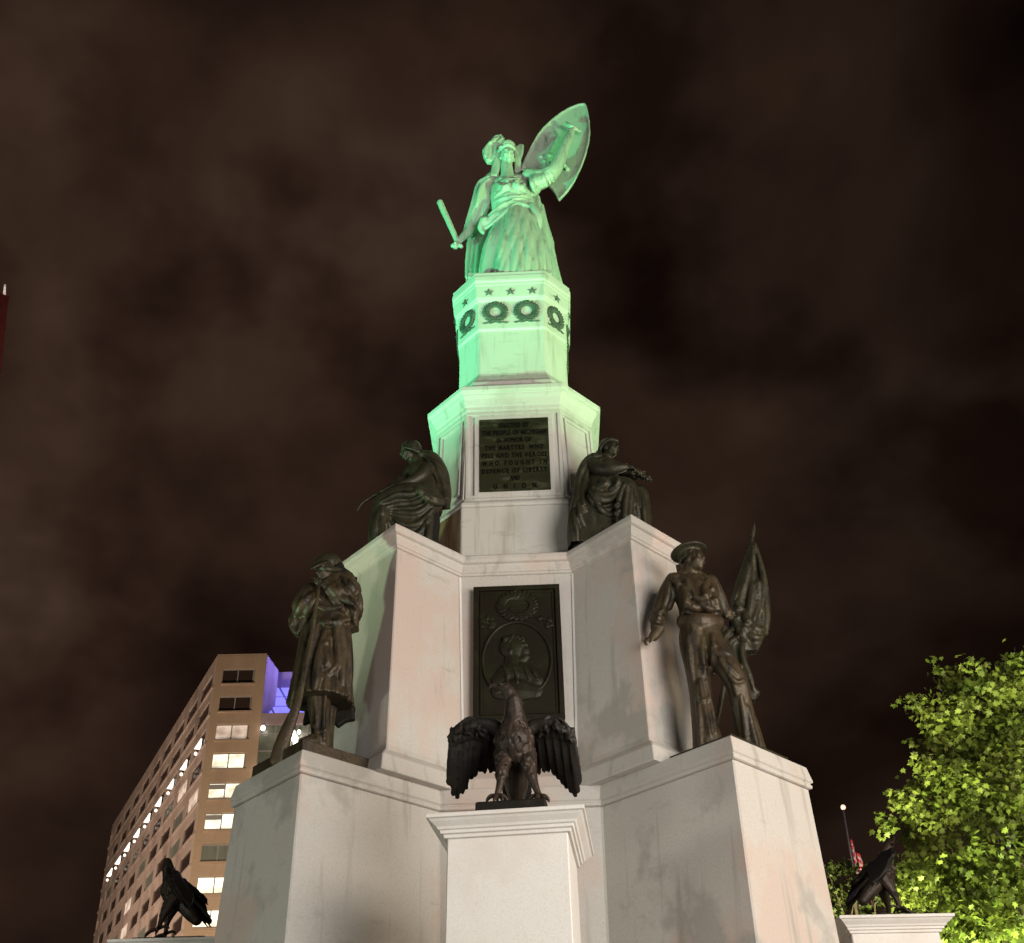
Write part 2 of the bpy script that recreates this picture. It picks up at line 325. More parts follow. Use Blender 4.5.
class Fig:
    """a sculpture standing about the upright plane y0; points are read off an enlarged view of the photograph (origin ox, oy, zoom) and given a depth d in metres (minus = towards the viewer)"""
    def __init__(s, y0, ox, oy, zoom):
        s.y0, s.ox, s.oy, s.zm = y0, ox, oy, zoom
        a = at(ox + 100 / zoom * 2, oy + 200 / zoom, y=y0); b = at(ox + 100 / zoom * 2 + 1, oy + 200 / zoom, y=y0)
        s.s = np.linalg.norm(b - a) / zoom            # metres per enlarged pixel
    def P(s, x, y, d=0.): return at(s.ox + x / s.zm, s.oy + y / s.zm, y=s.y0 + d)
    def tube(s, bm, pts, flat=1., fd=None, n=5, seg=10): tube_w(bm, [(*s.P(p[0], p[1], p[2]), p[3] * s.s) for p in pts], flat, fd, n, seg)
    def ball(s, bm, x, y, d, rx, rz=None, rd=None, rot=0, yaw=0): 
        rz = rz or rx; rd = rd or rx
        ball_w(bm, s.P(x, y, d), (rx * s.s, rd * s.s, rz * s.s), Matrix.Rotation(R(yaw), 3, 'Z') @ Matrix.Rotation(R(rot), 3, 'Y'))
    def slab(s, bm, outline, d0, d1, dfun=None):
        f = dfun or (lambda x, y: 0.)
        a = [bm.verts.new(Vector(s.P(x, y, f(x, y)) + np.array([0, d0, 0]))) for x, y in outline]
        b = [bm.verts.new(Vector(s.P(x, y, f(x, y)) + np.array([0, d1, 0]))) for x, y in outline]
        n = len(a); fs = [bm.faces.new(a), bm.faces.new(b[::-1])]
        for i in range(n): bm.faces.new((a[(i + 1) % n], a[i], b[i], b[(i + 1) % n]))
        bmesh.ops.triangulate(bm, faces=fs)
    def fold(s, bm, q, r=9, lift=.25, bvh=None, seg=8):
        """a ridge of drapery laid on the surface built so far, along the traced line q"""
        from mathutils.bvhtree import BVHTree
        bm.normal_update(); bv = bvh or BVHTree.FromBMesh(bm)
        line = catmull([(x, y, 0) for x, y in q], 4); out = []; n = len(line)
        for i, p in enumerate(line):
            v = Vector(ray(s.ox + p[0] / s.zm, s.oy + p[1] / s.zm)).normalized(); h = bv.ray_cast(Vector(_o), v)
            t = i / (n - 1); rr = r * s.s * (.45 + .75 * math.sin(PI * (.12 + .8 * t)))
            if h[0] is not None: out.append((*(h[0] - v * rr * lift), rr))
        runs = [[]]
        for a in out:
            if runs[-1] and (Vector(a[:3]) - Vector(runs[-1][-1][:3])).length > 40 * s.s + .12: runs.append([])
            runs[-1].append(a)
        for g in runs:
            if len(g) > 2: tube_w(bm, g, 1, None, 1, seg)
    def folds(s, bm, qs, r=9, lift=.25):
        from mathutils.bvhtree import BVHTree
        bm.normal_update(); bv = BVHTree.FromBMesh(bm)
        for q in qs: s.fold(bm, q, r, lift, bv)
    def flakes(s, bm, n, region, ln, wd, rnd):
        """small overlapping feathers scattered over what is seen of the surface"""
        from mathutils.bvhtree import BVHTree
        bm.normal_update(); bv = BVHTree.FromBMesh(bm)
        for k in range(n):
            x, y = region(rnd); v = Vector(ray(s.ox + x / s.zm, s.oy + y / s.zm)).normalized(); h = bv.ray_cast(Vector(_o), v)
            if h[0] is None or abs(h[1].dot(v)) < .12: continue
            nn = h[1].normalized() * (1 if h[1].dot(v) < 0 else -1); dn = Vector((0, 0, -1)); dn = (dn - nn * dn.dot(nn))
            if dn.length < .1: continue
            dn.normalize(); L_ = ln * s.s; W_ = wd * s.s; c = h[0]
            tube_w(bm, [(*(c - dn * L_ * .5 - nn * W_ * .2), W_ * .8), (*(c + nn * W_ * .35), W_), (*(c + dn * L_ * .5 + nn * W_ * .55), W_ * .4)], .35, nn, 2, 8)
    def loft(s, bm, rs, nf=0, amp=0., ph=0., seg=64, sharp=1.):
        """rs: (x, y, d, half width px, half depth px, fold scale, tilt)"""
        out = []
        for q in catmull([tuple(r) + (0,) * (7 - len(r)) if len(r) > 5 else tuple(r) + (1, 0) for r in rs], 6):
            c = s.P(q[0], q[1], q[2]); ring = []
            for k in range(seg):
                th = 2 * PI * k / seg
                fo = abs(math.sin(nf * th / 2 + ph + .6 * math.sin(2 * th + ph))) ** sharp if nf else 0
                g = 1 + amp * q[5] * (fo - .5)
                ring.append((c[0] + q[3] * s.s * math.cos(th) * g, c[1] + q[4] * s.s * math.sin(th) * g, c[2] + q[6] * s.s * math.cos(th)))
            out.append(ring)
        rings(bm, out)
    def head(s, bm, x, y, d, h, yaw, pitch=0, roll=0):
        """a head of height h (px) with brow, eyes, nose, lips, chin and ears; yaw 0 looks at the viewer, plus to the right"""
        M = Matrix.Translation(Vector(s.P(x, y, d))) @ Matrix.Rotation(R(yaw), 4, 'Z') @ Matrix.Rotation(R(roll), 4, 'Y') @ Matrix.Rotation(R(-pitch), 4, 'X') @ Matrix.Scale(h * s.s, 4)
        def b(c, r): bmesh.ops.create_uvsphere(bm, u_segments=14, v_segments=10, radius=1, matrix=M @ Matrix.Translation(c) @ Matrix.Diagonal((*r, 1)))
        b((0, .05, .12), (.34, .42, .38)); b((0, -.08, -.12), (.29, .33, .36)); b((0, -.24, -.36), (.14, .13, .12))
        b((0, -.33, .10), (.25, .07, .055)); b((0, -.42, -.06), (.058, .10, .12)); b((0, -.37, .05), (.045, .06, .10))
        for sg in (-1, 1):
            b((sg * .125, -.335, .03), (.065, .05, .04)); b((sg * .17, -.27, -.12), (.10, .09, .10)); b((sg * .34, .05, -.04), (.045, .09, .13))
        b((0, -.375, -.215), (.105, .05, .028)); b((0, -.365, -.262), (.085, .05, .03))
        return M
    def hand(s, bm, x, y, d, dirv, palm, size, curl=.9):
        """palm and five fingers; dirv finger direction, palm = direction the palm faces (world)"""
        c = Vector(s.P(x, y, d)); f = Vector(dirv).normalized(); p = Vector(palm); p = (p - f * p.dot(f)).normalized(); t = f.cross(p); z = size * s.s
        tube_w(bm, [(*(c - f * z * .30), z * .20), (*(c + f * z * .22), z * .25)], .5, p, 3)
        for i, ln in enumerate((.42, .48, .45, .36)):
            a = c + f * z * .30 + t * z * (.19 - .125 * i)
            b1 = a + f * z * ln * .5 + p * z * .10 * curl; b2 = b1 + f * z * ln * (.35 - .3 * curl) + p * z * .24 * curl; b3 = b2 - f * z * .14 * curl + p * z * .12 * curl
            tube_w(bm, [(*a, z * .075), (*b1, z * .07), (*b2, z * .06), (*b3, z * .05)], 1, None, 2, 8)
        a = c - f * z * .08 + t * z * .24
        tube_w(bm, [(*a, z * .09), (*(a + f * z * .22 + t * z * .10 + p * z * .12), z * .075), (*(a + f * z * .38 + t * z * .02 + p * z * .26), z * .06)], 1, None, 2, 8)

# portrait relief, drawn in the plane of the plaque
def lq(X, Y, d=0.): return ((X - 355) * .00163, d, .93 - (Y - 90) * .001874)
mR = mQ @ Matrix.Translation((0, -.055, 0)); kq = .0017
def relief(name, fn, voxel=.009):
    b = bmesh.new(); fn(b); bmesh.ops.transform(b, matrix=mR, verts=b.verts); return fuse(b, name, DKPL, pp, voxel, 1)
def _med(b):
    n = 40; pts = [(*lq(350 + 250 * math.cos(2 * PI * k / n), 655 - 285 * math.sin(2 * PI * k / n), -.008), .026) for k in range(n)]
    rs = []
    for k in range(n + 1):
        a = 2 * PI * k / n; c = Vector(lq(350 + 250 * math.cos(a), 655 - 285 * math.sin(a), -.004)); o_ = Vector((math.cos(a), 0, math.sin(a)))
        rs.append([c + o_ * .024 * math.cos(q * PI / 4) + Vector((0, -1, 0)) * .03 * math.sin(q * PI / 4) for q in range(8)])
    rings(b, rs[:-1] + [rs[0]], cap=False)
relief('medallion_ring', _med)
def _bust(b):
    def B(X, Y, rx, rz, ry=.05, rot=0): ball_w(b, lq(X, Y), (rx * kq, ry, rz * kq), Matrix.Rotation(R(rot), 3, 'Y'))
    B(345, 560, 88, 92, .075); B(285, 560, 62, 78, .06); B(330, 500, 80, 40, .06); B(400, 590, 52, 62, .06); B(432, 585, 22, 22, .04, 20); B(410, 640, 40, 34, .05); B(428, 618, 18, 12, .035)
    B(405, 555, 40, 12, .075); B(300, 600, 26, 36, .07); B(385, 660, 46, 26, .05)
    tube_w(b, [(*lq(330, 640), .12), (*lq(325, 720), .13)], .4, (0, 1, 0))
    tube_w(b, [(*lq(215, 800), .10), (*lq(300, 745), .15), (*lq(400, 750), .15), (*lq(480, 810), .11)], .4, (0, 1, 0))
    tube_w(b, [(*lq(225, 870), .13), (*lq(350, 860), .17), (*lq(470, 880), .12)], .35, (0, 1, 0))
    for a, c, e in (((290, 690), (330, 740), (350, 830)), ((370, 690), (410, 740), (430, 810)), ((440, 730), (470, 770), (490, 800)), ((250, 700), (270, 760), (280, 850))):
        tube_w(b, [(*lq(*a, -.05), .012), (*lq(*c, -.07), .017), (*lq(*e, -.06), .010)])
    for k in range(22): B(random.uniform(255, 400), random.uniform(480, 530), 22, 12, .075, random.uniform(-60, 60))
relief('bust', _bust)
def leaf_ring(b, cx, cz, rx, rz, n, size, P_, gap=None):
    for k in range(n):
        a = 2 * PI * k / n + random.uniform(-.05, .05)
        if gap and gap(a): continue
        for dr, tw in ((.12, .9), (-.12, -.9), (0, 0)):
            x = cx + (rx + dr * size * 6) * math.cos(a); z = cz + (rz + dr * size * 6) * math.sin(a)
            ball_w(b, P_(x, z), (size, size * .45, size * .42), Matrix.Rotation(-(a + PI / 2 + tw * (1 if math.cos(a) < 0 else -1)), 3, 'Y'), 8)
def _garl(b):
    leaf_ring(b, 5 * kq, (.93 - 150 * .001874), .20, .17, 26, .045, lambda x, z: (x, -.01, z))
    for sx_, bx in ((-1, 130), (1, 560)):
        for k in range(16): ball_w(b, lq(bx + random.uniform(-50, 50), 370 + random.uniform(-45, 40)), (.05, .03, .02), Matrix.Rotation(random.uniform(0, 3), 3, 'Y'), 8)
    for X in (290, 330, 370, 410): ball_w(b, lq(X, 330), (.05, .03, .03), None, 8)
    for Y in (190, 225, 260): tube_w(b, [(*lq(300, Y), .012), (*lq(415, Y), .012)])
relief('garland', _garl)

# stars and wreaths of the drum: one of each, then copies on every visible face
def star_mesh(r=.078, t=.03):
    b = bmesh.new(); c = b.verts.new((0, -t, 0)); back = []
    vs = []
    for k in range(10):
        a = PI / 2 + k * PI / 5; q = r if k % 2 == 0 else r * .42
        vs.append(b.verts.new((q * math.cos(a), -.004, q * math.sin(a)))); back.append(b.verts.new((q * math.cos(a), .03, q * math.sin(a))))
    for k in range(10): b.faces.new((c, vs[k], vs[(k + 1) % 10])); b.faces.new((vs[k], back[k], back[(k + 1) % 10], vs[(k + 1) % 10]))
    b.faces.new(back); bmesh.ops.recalc_face_normals(b, faces=b.faces)
    return b
def wreath_bm():
    b = bmesh.new(); P_ = lambda x, z: (x, -.018, z)
    leaf_ring(b, 0, .02, .142, .152, 24, .040, P_)
    for k in range(24):
        a0, a1 = 2 * PI * k / 24, 2 * PI * (k + 1) / 24
        tube_w(b, [(.145 * math.cos(a0), -.004, .02 + .155 * math.sin(a0), .018), (.145 * math.cos(a1), -.004, .02 + .155 * math.sin(a1), .018)], 1, None, 1, 6)
    for sg in (-1, 1):
        ball_w(b, (sg * .045, -.015, -.165), (.05, .02, .022), Matrix.Rotation(sg * .4, 3, 'Y'), 8)
        tube_w(b, [(sg * .02, -.01, -.18, .016), (sg * .07, -.012, -.20, .016), (sg * .11, -.01, -.185, .016), (sg * .16, -.012, -.205, .014), (sg * .19, -.01, -.19, .006)], .7, (0, 1, 0), 3, 6)
    return b
s0 = w0 = None
for k in (0, 1, 7, 2, 6):
    ang = k * PI / 4; even = k % 2 == 0
    Ds = (T1[1] if even else (T1[0] + T1[1]) / S2) - .036; Dw = (T1[1] if even else (T1[0] + T1[1]) / S2) - .09
    for x in ((-.33, 0, .33) if even else (0,)):
        m = face_frame(ang, Ds, 12.47, -.067) @ Matrix.Translation((x, 0, 0))
        if s0 is None: s0 = obj('star', star_mesh(), PATINA_DARK, MON); o = s0
        else: o = s0.copy(); col.objects.link(o)
        o.location = m.to_translation(); o.rotation_euler = m.to_euler()
    for x in ((-.235, .235) if even else (0,)):
        m = face_frame(ang, Dw, 12.085) @ Matrix.Translation((x, 0, 0))
        if w0 is None: w0 = obj('wreath', wreath_bm(), PATINA_DARK, MON); o = w0
        else: o = w0.copy(); col.objects.link(o)
        o.location = m.to_translation(); o.rotation_euler = m.to_euler()
        if not even: o.scale = (.88, 1, 1)

# ================================================================== eagle pedestals and eagles
def make_pedestal():
    root = empty('eagle_pedestal', (0, -3.81, 0), R(-5))
    sq = lambda a, z: [(-a, -a, z + EYE), (a, -a, z + EYE), (a, a, z + EYE), (-a, a, z + EYE)]
    T = root_matrix(root)
    def st(name, prof, bv, m=GRANITE_CLEAN):
        b = bmesh.new(); rings(b, [sq(a, z) for a, z in prof]); bevel(b, bv); bmesh.ops.transform(b, matrix=T, verts=b.verts); return obj(name, b, m, root)
    st('pedestal_base', [(.68, -1.6), (.68, -1.25), (.60, -1.2), (.55, -1.05)], .01)
    st('shaft', [(.525, -1.06), (.492, 2.745)], .01)
    st('cornice', [(.49, 2.735), (.515, 2.737), (.52, 2.765), (.54, 2.77), (.545, 2.795), (.56, 2.80), (.57, 2.82), (.61, 2.855), (.625, 2.873), (.643, 2.878), (.643, 2.907), (.636, 2.914)], .003)
    return root
def make_eagle():
    root = empty('bronze_eagle', (0, -3.81, 2.914 + EYE), R(-5)); f = Fig(-3.95, 430, 670, 6.02)
    b = bmesh.new()
    f.tube(b, [(522, 770, .30, 50), (520, 690, .22, 70), (512, 580, .10, 76), (507, 490, -.0, 104), (504, 405, -.05, 114), (508, 330, -.09, 82), (506, 255, -.13, 58), (494, 185, -.17, 48), (468, 130, -.20, 42)], 1, (0, 1, 0), 5, 14)
    f.ball(b, 452, 112, -.21, 40, 34, 36); f.ball(b, 425, 96, -.22, 26, 12, 34)
    f.tube(b, [(430, 104, -.21, 26), (395, 90, -.22, 20), (368, 92, -.22, 12), (357, 112, -.22, 4)], .8, (0, 1, 0), 4, 8)
    f.tube(b, [(430, 132, -.21, 18), (400, 140, -.22, 10), (385, 140, -.22, 4)], .8, (0, 1, 0), 3, 8)
    for sg, pts in ((-1, ((446, 505, .0, 66), (436, 590, -.08, 42), (424, 675, -.12, 24), (405, 755, -.13, 18))), (1, ((576, 515, .0, 68), (600, 600, -.08, 44), (628, 685, -.12, 25), (655, 755, -.13, 18)))):
        f.tube(b, pts, 1, None, 4, 10)
        x0 = pts[-1][0]
        for dx, dd in ((-58, -.05), (-18, -.16), (30, -.14), (56, .0), (0, .12)):
            f.tube(b, [(x0, 762, -.13, 15), (x0 + dx * .6, 758, -.13 + dd * .6, 14), (x0 + dx, 778, -.13 + dd, 11), (x0 + dx * 1.12, 798, -.13 + dd * 1.1, 4)], 1, None, 3, 8)
    def reg(r_):
        y = r_.uniform(165, 560); half = 34 + 100 * min(1, max(0, (y - 280) / 110)) - 55 * max(0, (y - 460) / 100)
        return 520 - 15 * min(1, max(0, (y - 165) / 200)) + r_.uniform(-1, 1) * half, y
    f.flakes(b, 260, reg, 40, 16, random)
    f.flakes(b, 50, lambda r_: (r_.choice((432, 595)) + r_.uniform(-35, 35), r_.uniform(520, 640)), 34, 11, random)
    fuse(b, 'body', BRONZE_EAGLE, root, .0075, 1)
    def dep(x, y):
        h = max(0, (y - 300) / 480); return -.06 + .40 * h ** 1.1 + .36 * h ** .6 * (1 - min(1, abs(x - 500) / 400))
    for sg, outl, tips, top in (
        (-1, [(385, 350), (320, 310), (262, 281), (218, 286), (150, 340), (108, 398), (106, 435), (122, 440), (108, 520), (101, 620), (112, 700), (158, 783), (215, 730), (222, 682), (270, 652), (302, 617), (340, 632), (395, 622), (415, 520)],
         [(112, 700), (140, 765), (165, 783), (195, 752), (216, 728), (224, 684), (250, 668), (275, 648), (302, 622), (330, 632), (365, 630), (398, 620)], ((128, 400), (395, 400))),
        (1, [(610, 350), (680, 290), (722, 269), (790, 290), (850, 358), (876, 422), (866, 430), (888, 560), (901, 690), (876, 770), (822, 722), (782, 682), (745, 640), (705, 618), (640, 640), (600, 520)],
         [(900, 690), (888, 745), (872, 770), (845, 745), (820, 722), (795, 695), (772, 668), (745, 642), (712, 622), (685, 625), (655, 636), (625, 610)], ((862, 400), (600, 400)))):
        b = bmesh.new(); f.slab(b, [(x, y if y < 560 else y - 45) for x, y in outl], -.02, .03, dep)
        n = len(tips)
        for i, (tx, ty) in enumerate(tips):
            t = i / (n - 1); sx0 = top[0][0] + (top[1][0] - top[0][0]) * t; my = .5 * (360 + ty); jd = .012 * (i % 2)
            f.tube(b, [(sx0, 350, dep(sx0, 350) - .01, 12), ((sx0 * .5 + tx * .5), my, dep(tx, my) - .03 - jd, 19), (tx, ty - 30, dep(tx, ty - 30) - .02 - jd, 18), (tx, ty - 2, dep(tx, ty) - .01 - jd, 5)], .34, (0, 1, 0), 4, 8)
        for row, (ya, ln, wd_) in enumerate(((470, 90, 17), (410, 80, 16), (360, 70, 15), (325, 55, 13))):
            for i in range(12):
                t = (i + .5 * (row % 2)) / 11.5; x = top[0][0] + (top[1][0] - top[0][0]) * t; yt = ya + 70 * abs(t - .45) ** 1.4 * 2; dz = -.022 - .006 * row - .006 * (i % 2)
                f.tube(b, [(x, yt, dep(x, yt) + dz + .01, wd_ * .8), (x + 2, yt + ln * .6, dep(x, yt + ln * .6) + dz, wd_), (x + 3, yt + ln, dep(x, yt + ln) + dz + .008, 4)], .3, (0, 1, 0), 3, 8)
        f.tube(b, [(x, y + 8, dep(x, y) - .01, 9) for x, y in outl[:6]], .8, None, 3, 8)
        f.tube(b, [(500 + sg * 60, 380, .0, 40), (500 + sg * 125, 338, .0, 46), (500 + sg * 190, 318, -.03, 34), (500 + sg * 250, 318, -.04, 26)], 1, None, 3, 10)
        for k in range(36):
            t = random.random(); x = top[0][0] + (top[1][0] - top[0][0]) * (.04 + .92 * t); yt = 300 + 75 * abs(t - .45) ** 1.4 * 2 + random.uniform(0, 60)
            f.tube(b, [(x, yt, dep(x, yt) - .03, 8), (x + 1, yt + 22, dep(x, yt) - .036, 11), (x + 2, yt + 40, dep(x, yt) - .03, 4)], .4, (0, 1, 0), 2, 8)
        fuse(b, 'wing', BRONZE_BLACK if sg < 0 else BRONZE_WING, root, .009, 1)
    b = bmesh.new()
    for k in range(6): f.tube(b, [(495 + 10 * k, 560, .20, 34), (470 + 21 * k, 690, .36, 38), (455 + 27 * k, 790, .46, 24)], .4, (0, 1, 0), 3, 8)
    fuse(b, 'tail', BRONZE_BLACK, root, .012, 1)
    b = bmesh.new(); box(b, (.04, -.08, 2.914 + EYE + .05), (.58, .96, .11), Matrix.Translation((0, -3.81, 0)) @ Matrix.Rotation(R(-5), 4, 'Z')); bevel(b, .012)
    obj('plinth_block', b, BRONZE_BLACK, root)
    return root
BRONZE_EAGLE = mat('brown_bronze', (.026, .018, .0125), .5, .15, noise=[((5, 5, 5), .45, .7, (.052, .034, .025), 4), ((10, 10, 10), .5, .75, (.011, .0085, .0065), 4)], bump=(40, .4, .01), spec=.3)
BRONZE_WING = mat('dark_wing_bronze', (.011, .0088, .0068), .5, .1, noise=[((7, 7, 3), .5, .75, (.028, .018, .013), 4)], bump=(40, .4, .01), spec=.25)  # right wing, slightly lighter than the left
ped = make_pedestal(); eag = make_eagle()
tag(ped, 'square white granite pedestal with moulded top under the spread-winged eagle, front centre', 'pedestal', 'eagle pedestals')
tag(eag, 'dark bronze eagle with both wings spread, perched on the front centre pedestal', 'eagle', 'bronze eagles')
for a, nm, dx in ((-PI / 2, 'left', .30), (PI / 2, 'right', .30)):
    for src, lab in ((ped, {'left': 'greenish pedestal top at lower left under the eagle in front of the hotel', 'right': 'granite pedestal top at lower right beside the leafy tree'}),
                     (eag, {'left': 'dark eagle seen in profile at lower left in front of the hotel', 'right': 'dark eagle seen from behind its wing at lower right beside the tree'})):
        c = copy_tree(src); M_ = Matrix.Rotation(a, 4, 'Z') @ Matrix.Translation((0, -dx, 0)) @ Matrix.Translation(src.location)
        c.location = M_.to_translation(); c.location.z -= .035 if nm == 'left' else 0; c.rotation_euler.z = a + (R(2) if nm == 'right' else 0); tag(c, lab[nm])
        if src is eag: c.scale = (.9, .9, .9) if nm == 'left' else (.87, .87, .84)

# ================================================================== statues
def statue(name, base, label):
    o = empty(name, base); tag(o, label, 'statue'); return o

# ---------------- the woman with sword and shield at the top
def make_michigan():
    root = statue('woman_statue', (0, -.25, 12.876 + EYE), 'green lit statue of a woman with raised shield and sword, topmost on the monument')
    f = Fig(-.22, 420, 90, 4.49)
    # gown
    b = bmesh.new()
    f.loft(b, [(450, 1080, .0, 172, 150, 1), (447, 960, .0, 168, 145, 1), (440, 840, -.02, 156, 128, 1), (432, 740, -.03, 135, 108, .9), (425, 650, -.03, 106, 88, .6), (420, 575, -.02, 82, 64, .25), (412, 520, -.02, 90, 70, .05), (409, 470, .0, 92, 66, 0), (406, 440, .02, 82, 54, 0), (402, 425, .03, 46, 36, 0)], 22, .10, .4, 132, .8)
    f.tube(b, [(395, 640, -.14, 62), (352, 720, -.26, 64), (328, 810, -.26, 58), (318, 900, -.24, 54), (312, 1030, -.2, 58)], 1, (0, 1, 0), 5, 14)   # forward knee under thin cloth
    f.folds(b, [[(xa, 500), (xb, 590), (xc, 700), (xd, 815), (xd + (xd - xc) * .8, 910)] for xa, xb, xc, xd in ((428, 420, 392, 365), (440, 436, 415, 385), (450, 450, 440, 420), (462, 466, 462, 446), (472, 482, 486, 476), (482, 497, 508, 508), (492, 512, 532, 540), (500, 526, 556, 575), (412, 402, 378, 345))], 16, .5)
    f.folds(b, [[(395, 515), (360, 560), (322, 600)], [(400, 520), (375, 590), (365, 660)], [(330, 620), (305, 690), (290, 770)], [(405, 505), (385, 540), (345, 570)], [(380, 640), (362, 720), (345, 800)]], 5)
    f.folds(b, [[(330, 392), (400, 402), (490, 390)], [(333, 480), (390, 440), (455, 392)], [(490, 470), (430, 430), (350, 395)], [(335, 500), (400, 480), (485, 478)]], 6)
    for x, y in ((372, 428), (447, 424)): f.fold(b, [(x - 25, y - 8), (x, y + 14), (x + 25, y - 4)], 11)
    f.flakes(b, 60, lambda r_: (r_.uniform(335, 488), r_.uniform(398, 475)), 14, 8, random)
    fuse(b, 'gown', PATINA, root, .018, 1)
    # sash tied about the hips
    b = bmesh.new()
    sl_ = lambda x, y: -.05 - .0036 * 78 * math.sqrt(max(.05, 1 - ((x - 420) / 150) ** 2))
    for k in range(7):
        o_ = 6 * k; ph = random.uniform(0, 6)
        f.tube(b, [(x, y + o_ * (1 + .25 * math.sin(ph + x * .03)) + random.uniform(-3, 3), sl_(x, y) - .015 * math.sin(k * 1.1 + x * .02), random.uniform(5, 10)) for x, y in ((288, 592), (325, 556), (375, 516), (405, 500), (430, 488), (480, 494), (515, 535), (540, 590))], 1, None, 4, 8)
    f.tube(b, [(292, 595, sl_(292, 0), 26), (276, 618, -.18, 18), (284, 640, -.18, 10)], 1, None, 3, 8)
    f.tube(b, [(505, 530, sl_(505, 0), 24), (524, 580, -.28, 28), (532, 622, -.26, 14)], 1, None, 3, 8)
    fuse(b, 'sash', PATINA, root, .016, 1)
    # mantle: right sleeve, and the cloak falling behind on both sides
    b = bmesh.new()
    f.tube(b, [(328, 398, .02, 34), (296, 440, .02, 40), (274, 510, .02, 42), (246, 580, .02, 36), (214, 635, .0, 22), (190, 660, -.02, 16)], .75, (0, 1, 0), 5, 14)
    for q in ([(318, 392), (280, 440), (250, 520), (205, 640)], [(330, 400), (305, 460), (282, 540), (230, 640)], [(312, 388), (265, 420), (240, 500), (195, 640)], [(328, 430), (315, 510), (300, 570), (255, 620)]):
        f.fold(b, q, 9)
    f.slab(b, [(300, 400), (240, 520), (205, 660), (203, 760), (200, 960), (330, 960), (330, 600), (330, 430)], .12, .24, lambda x, y: .04 * math.sin(x * .09))
    f.folds(b, [[(320, 395), (292, 450), (270, 520), (222, 630)], [(308, 398), (275, 440), (255, 520)], [(325, 430), (306, 500), (280, 560)]], 9, .5)
    f.folds(b, [[(xs + 12, 665), (xs + 3, 740), (xs - 6, 840)] for xs in (215, 235, 255)], 11)
    f.slab(b, [(500, 420), (535, 465), (562, 540), (580, 600), (602, 665), (605, 720), (640, 850), (655, 960), (520, 960), (500, 640)], .05, .17, lambda x, y: .05 * math.sin(x * .11))
    for q in ([(548, 520), (570, 640), (600, 760), (628, 950)], [(535, 560), (555, 680), (580, 800), (600, 950)], [(530, 480), (548, 600), (565, 720), (575, 950)]):
        f.fold(b, q, 12)
    fuse(b, 'mantle', PATINA, root, .018, 1)
    # body: head, neck and both arms
    b = bmesh.new()
    f.head(b, 392, 302, -.10, 90, 18, -7, -4)
    f.tube(b, [(388, 332, -.06, 25), (392, 380, -.04, 30), (396, 430, -.02, 44)], 1, None, 3, 12)
    f.tube(b, [(396, 425, .0, 40), (330, 430, .0, 26), (270, 520, .0, 22), (212, 640, -.06, 17)], 1, None, 3, 8); f.tube(b, [(396, 425, .0, 40), (495, 405, -.02, 30)], 1, None, 2, 8)
    f.tube(b, [(212, 640, -.06, 17), (185, 668, -.1, 14), (172, 682, -.12, 13)], 1, None, 3, 10)
    f.hand(b, 170, 690, -.12, (-.5, -.2, -.5), (.3, -1, 0), 34, .9)
    f.tube(b, [(495, 405, -.02, 36), (535, 410, -.12, 36), (575, 388, -.2, 32), (612, 345, -.2, 30), (645, 270, -.16, 25), (668, 215, -.12, 21), (678, 190, -.1, 18)], 1, None, 5, 12)
    f.hand(b, 683, 178, -.10, (.35, 0, .9), (0, 1, .2), 36, .9)
    fuse(b, 'body', PATINA, root, .012, 1)
    b = bmesh.new()
    for k, (x, y) in enumerate(((505, 420), (522, 405), (540, 398), (556, 392), (572, 380), (588, 372))):
        f.tube(b, [(x - 8, y - 45, -.16, 9), (x - 2, y, -.28, 11), (x + 10, y + 38, -.18, 7)], 1, None, 4, 8)
    f.tube(b, [(495, 400, -.05, 46), (540, 402, -.13, 42), (590, 375, -.2, 34)], 1, None, 3, 12)
    f.tube(b, [(520, 430, -.15, 30), (510, 455, -.12, 24), (500, 470, -.1, 12)], 1, None, 3, 10)
    fuse(b, 'sleeve', PATINA, root, .015, 1)
    # hair
    b = bmesh.new()
    for dx in (0, 9, 18): f.tube(b, [(362 + dx * .4, 268, -.04, 15), (346 + dx * .5, 305, -.04, 14), (334 + dx, 345, -.05, 12), (322 + dx, 385, -.08, 8)], 1, None, 4, 8)
    for dx in (0, 9): f.tube(b, [(428, 275, -.04, 10), (434 + dx, 320, -.02, 11), (436 + dx, 365, .0, 8)], 1, None, 4, 8)
    f.ball(b, 394, 268, .08, 40, 36, 44)
    fuse(b, 'hair', PATINA, root, .013, 1)
    b = bmesh.new()
    hd = lambda x, y: .0 - .0004 * abs(x - 390)
    f.tube(b, [(366, 268, -.14, 8), (384, 250, -.2, 9), (404, 250, -.2, 9), (424, 266, -.14, 8)], 1, None, 4, 8)
    f.slab(b, [(352, 312), (322, 328), (298, 324), (284, 300), (280, 279), (305, 246), (336, 214), (364, 206), (376, 226), (379, 245), (408, 250), (414, 262), (392, 268), (366, 280)], -.05, .05, hd)
    f.slab(b, [(408, 262), (432, 258), (448, 246), (466, 250), (464, 275), (450, 320), (440, 372), (424, 372), (428, 320), (424, 285)], -.03, .05, hd)
    for q in ([(368, 215), (345, 245), (335, 300)], [(350, 212), (318, 245), (308, 312)], [(376, 240), (360, 265), (352, 300)], [(338, 218), (300, 256), (292, 296)]): f.fold(b, q, 7)
    f.tube(b, [(460, 256, .02, 6), (446, 310, .02, 7), (434, 366, .02, 5)], 1, None, 3, 8)
    fuse(b, 'headdress', PATINA, root, .013, 1)
    # sword: a rod with guard, tip towards the upper left
    b = bmesh.new()
    f.tube(b, [(172, 690, -.12, 11), (150, 640, -.12, 12), (112, 556, -.12, 13), (90, 506, -.12, 14)], 1, None, 3, 10)
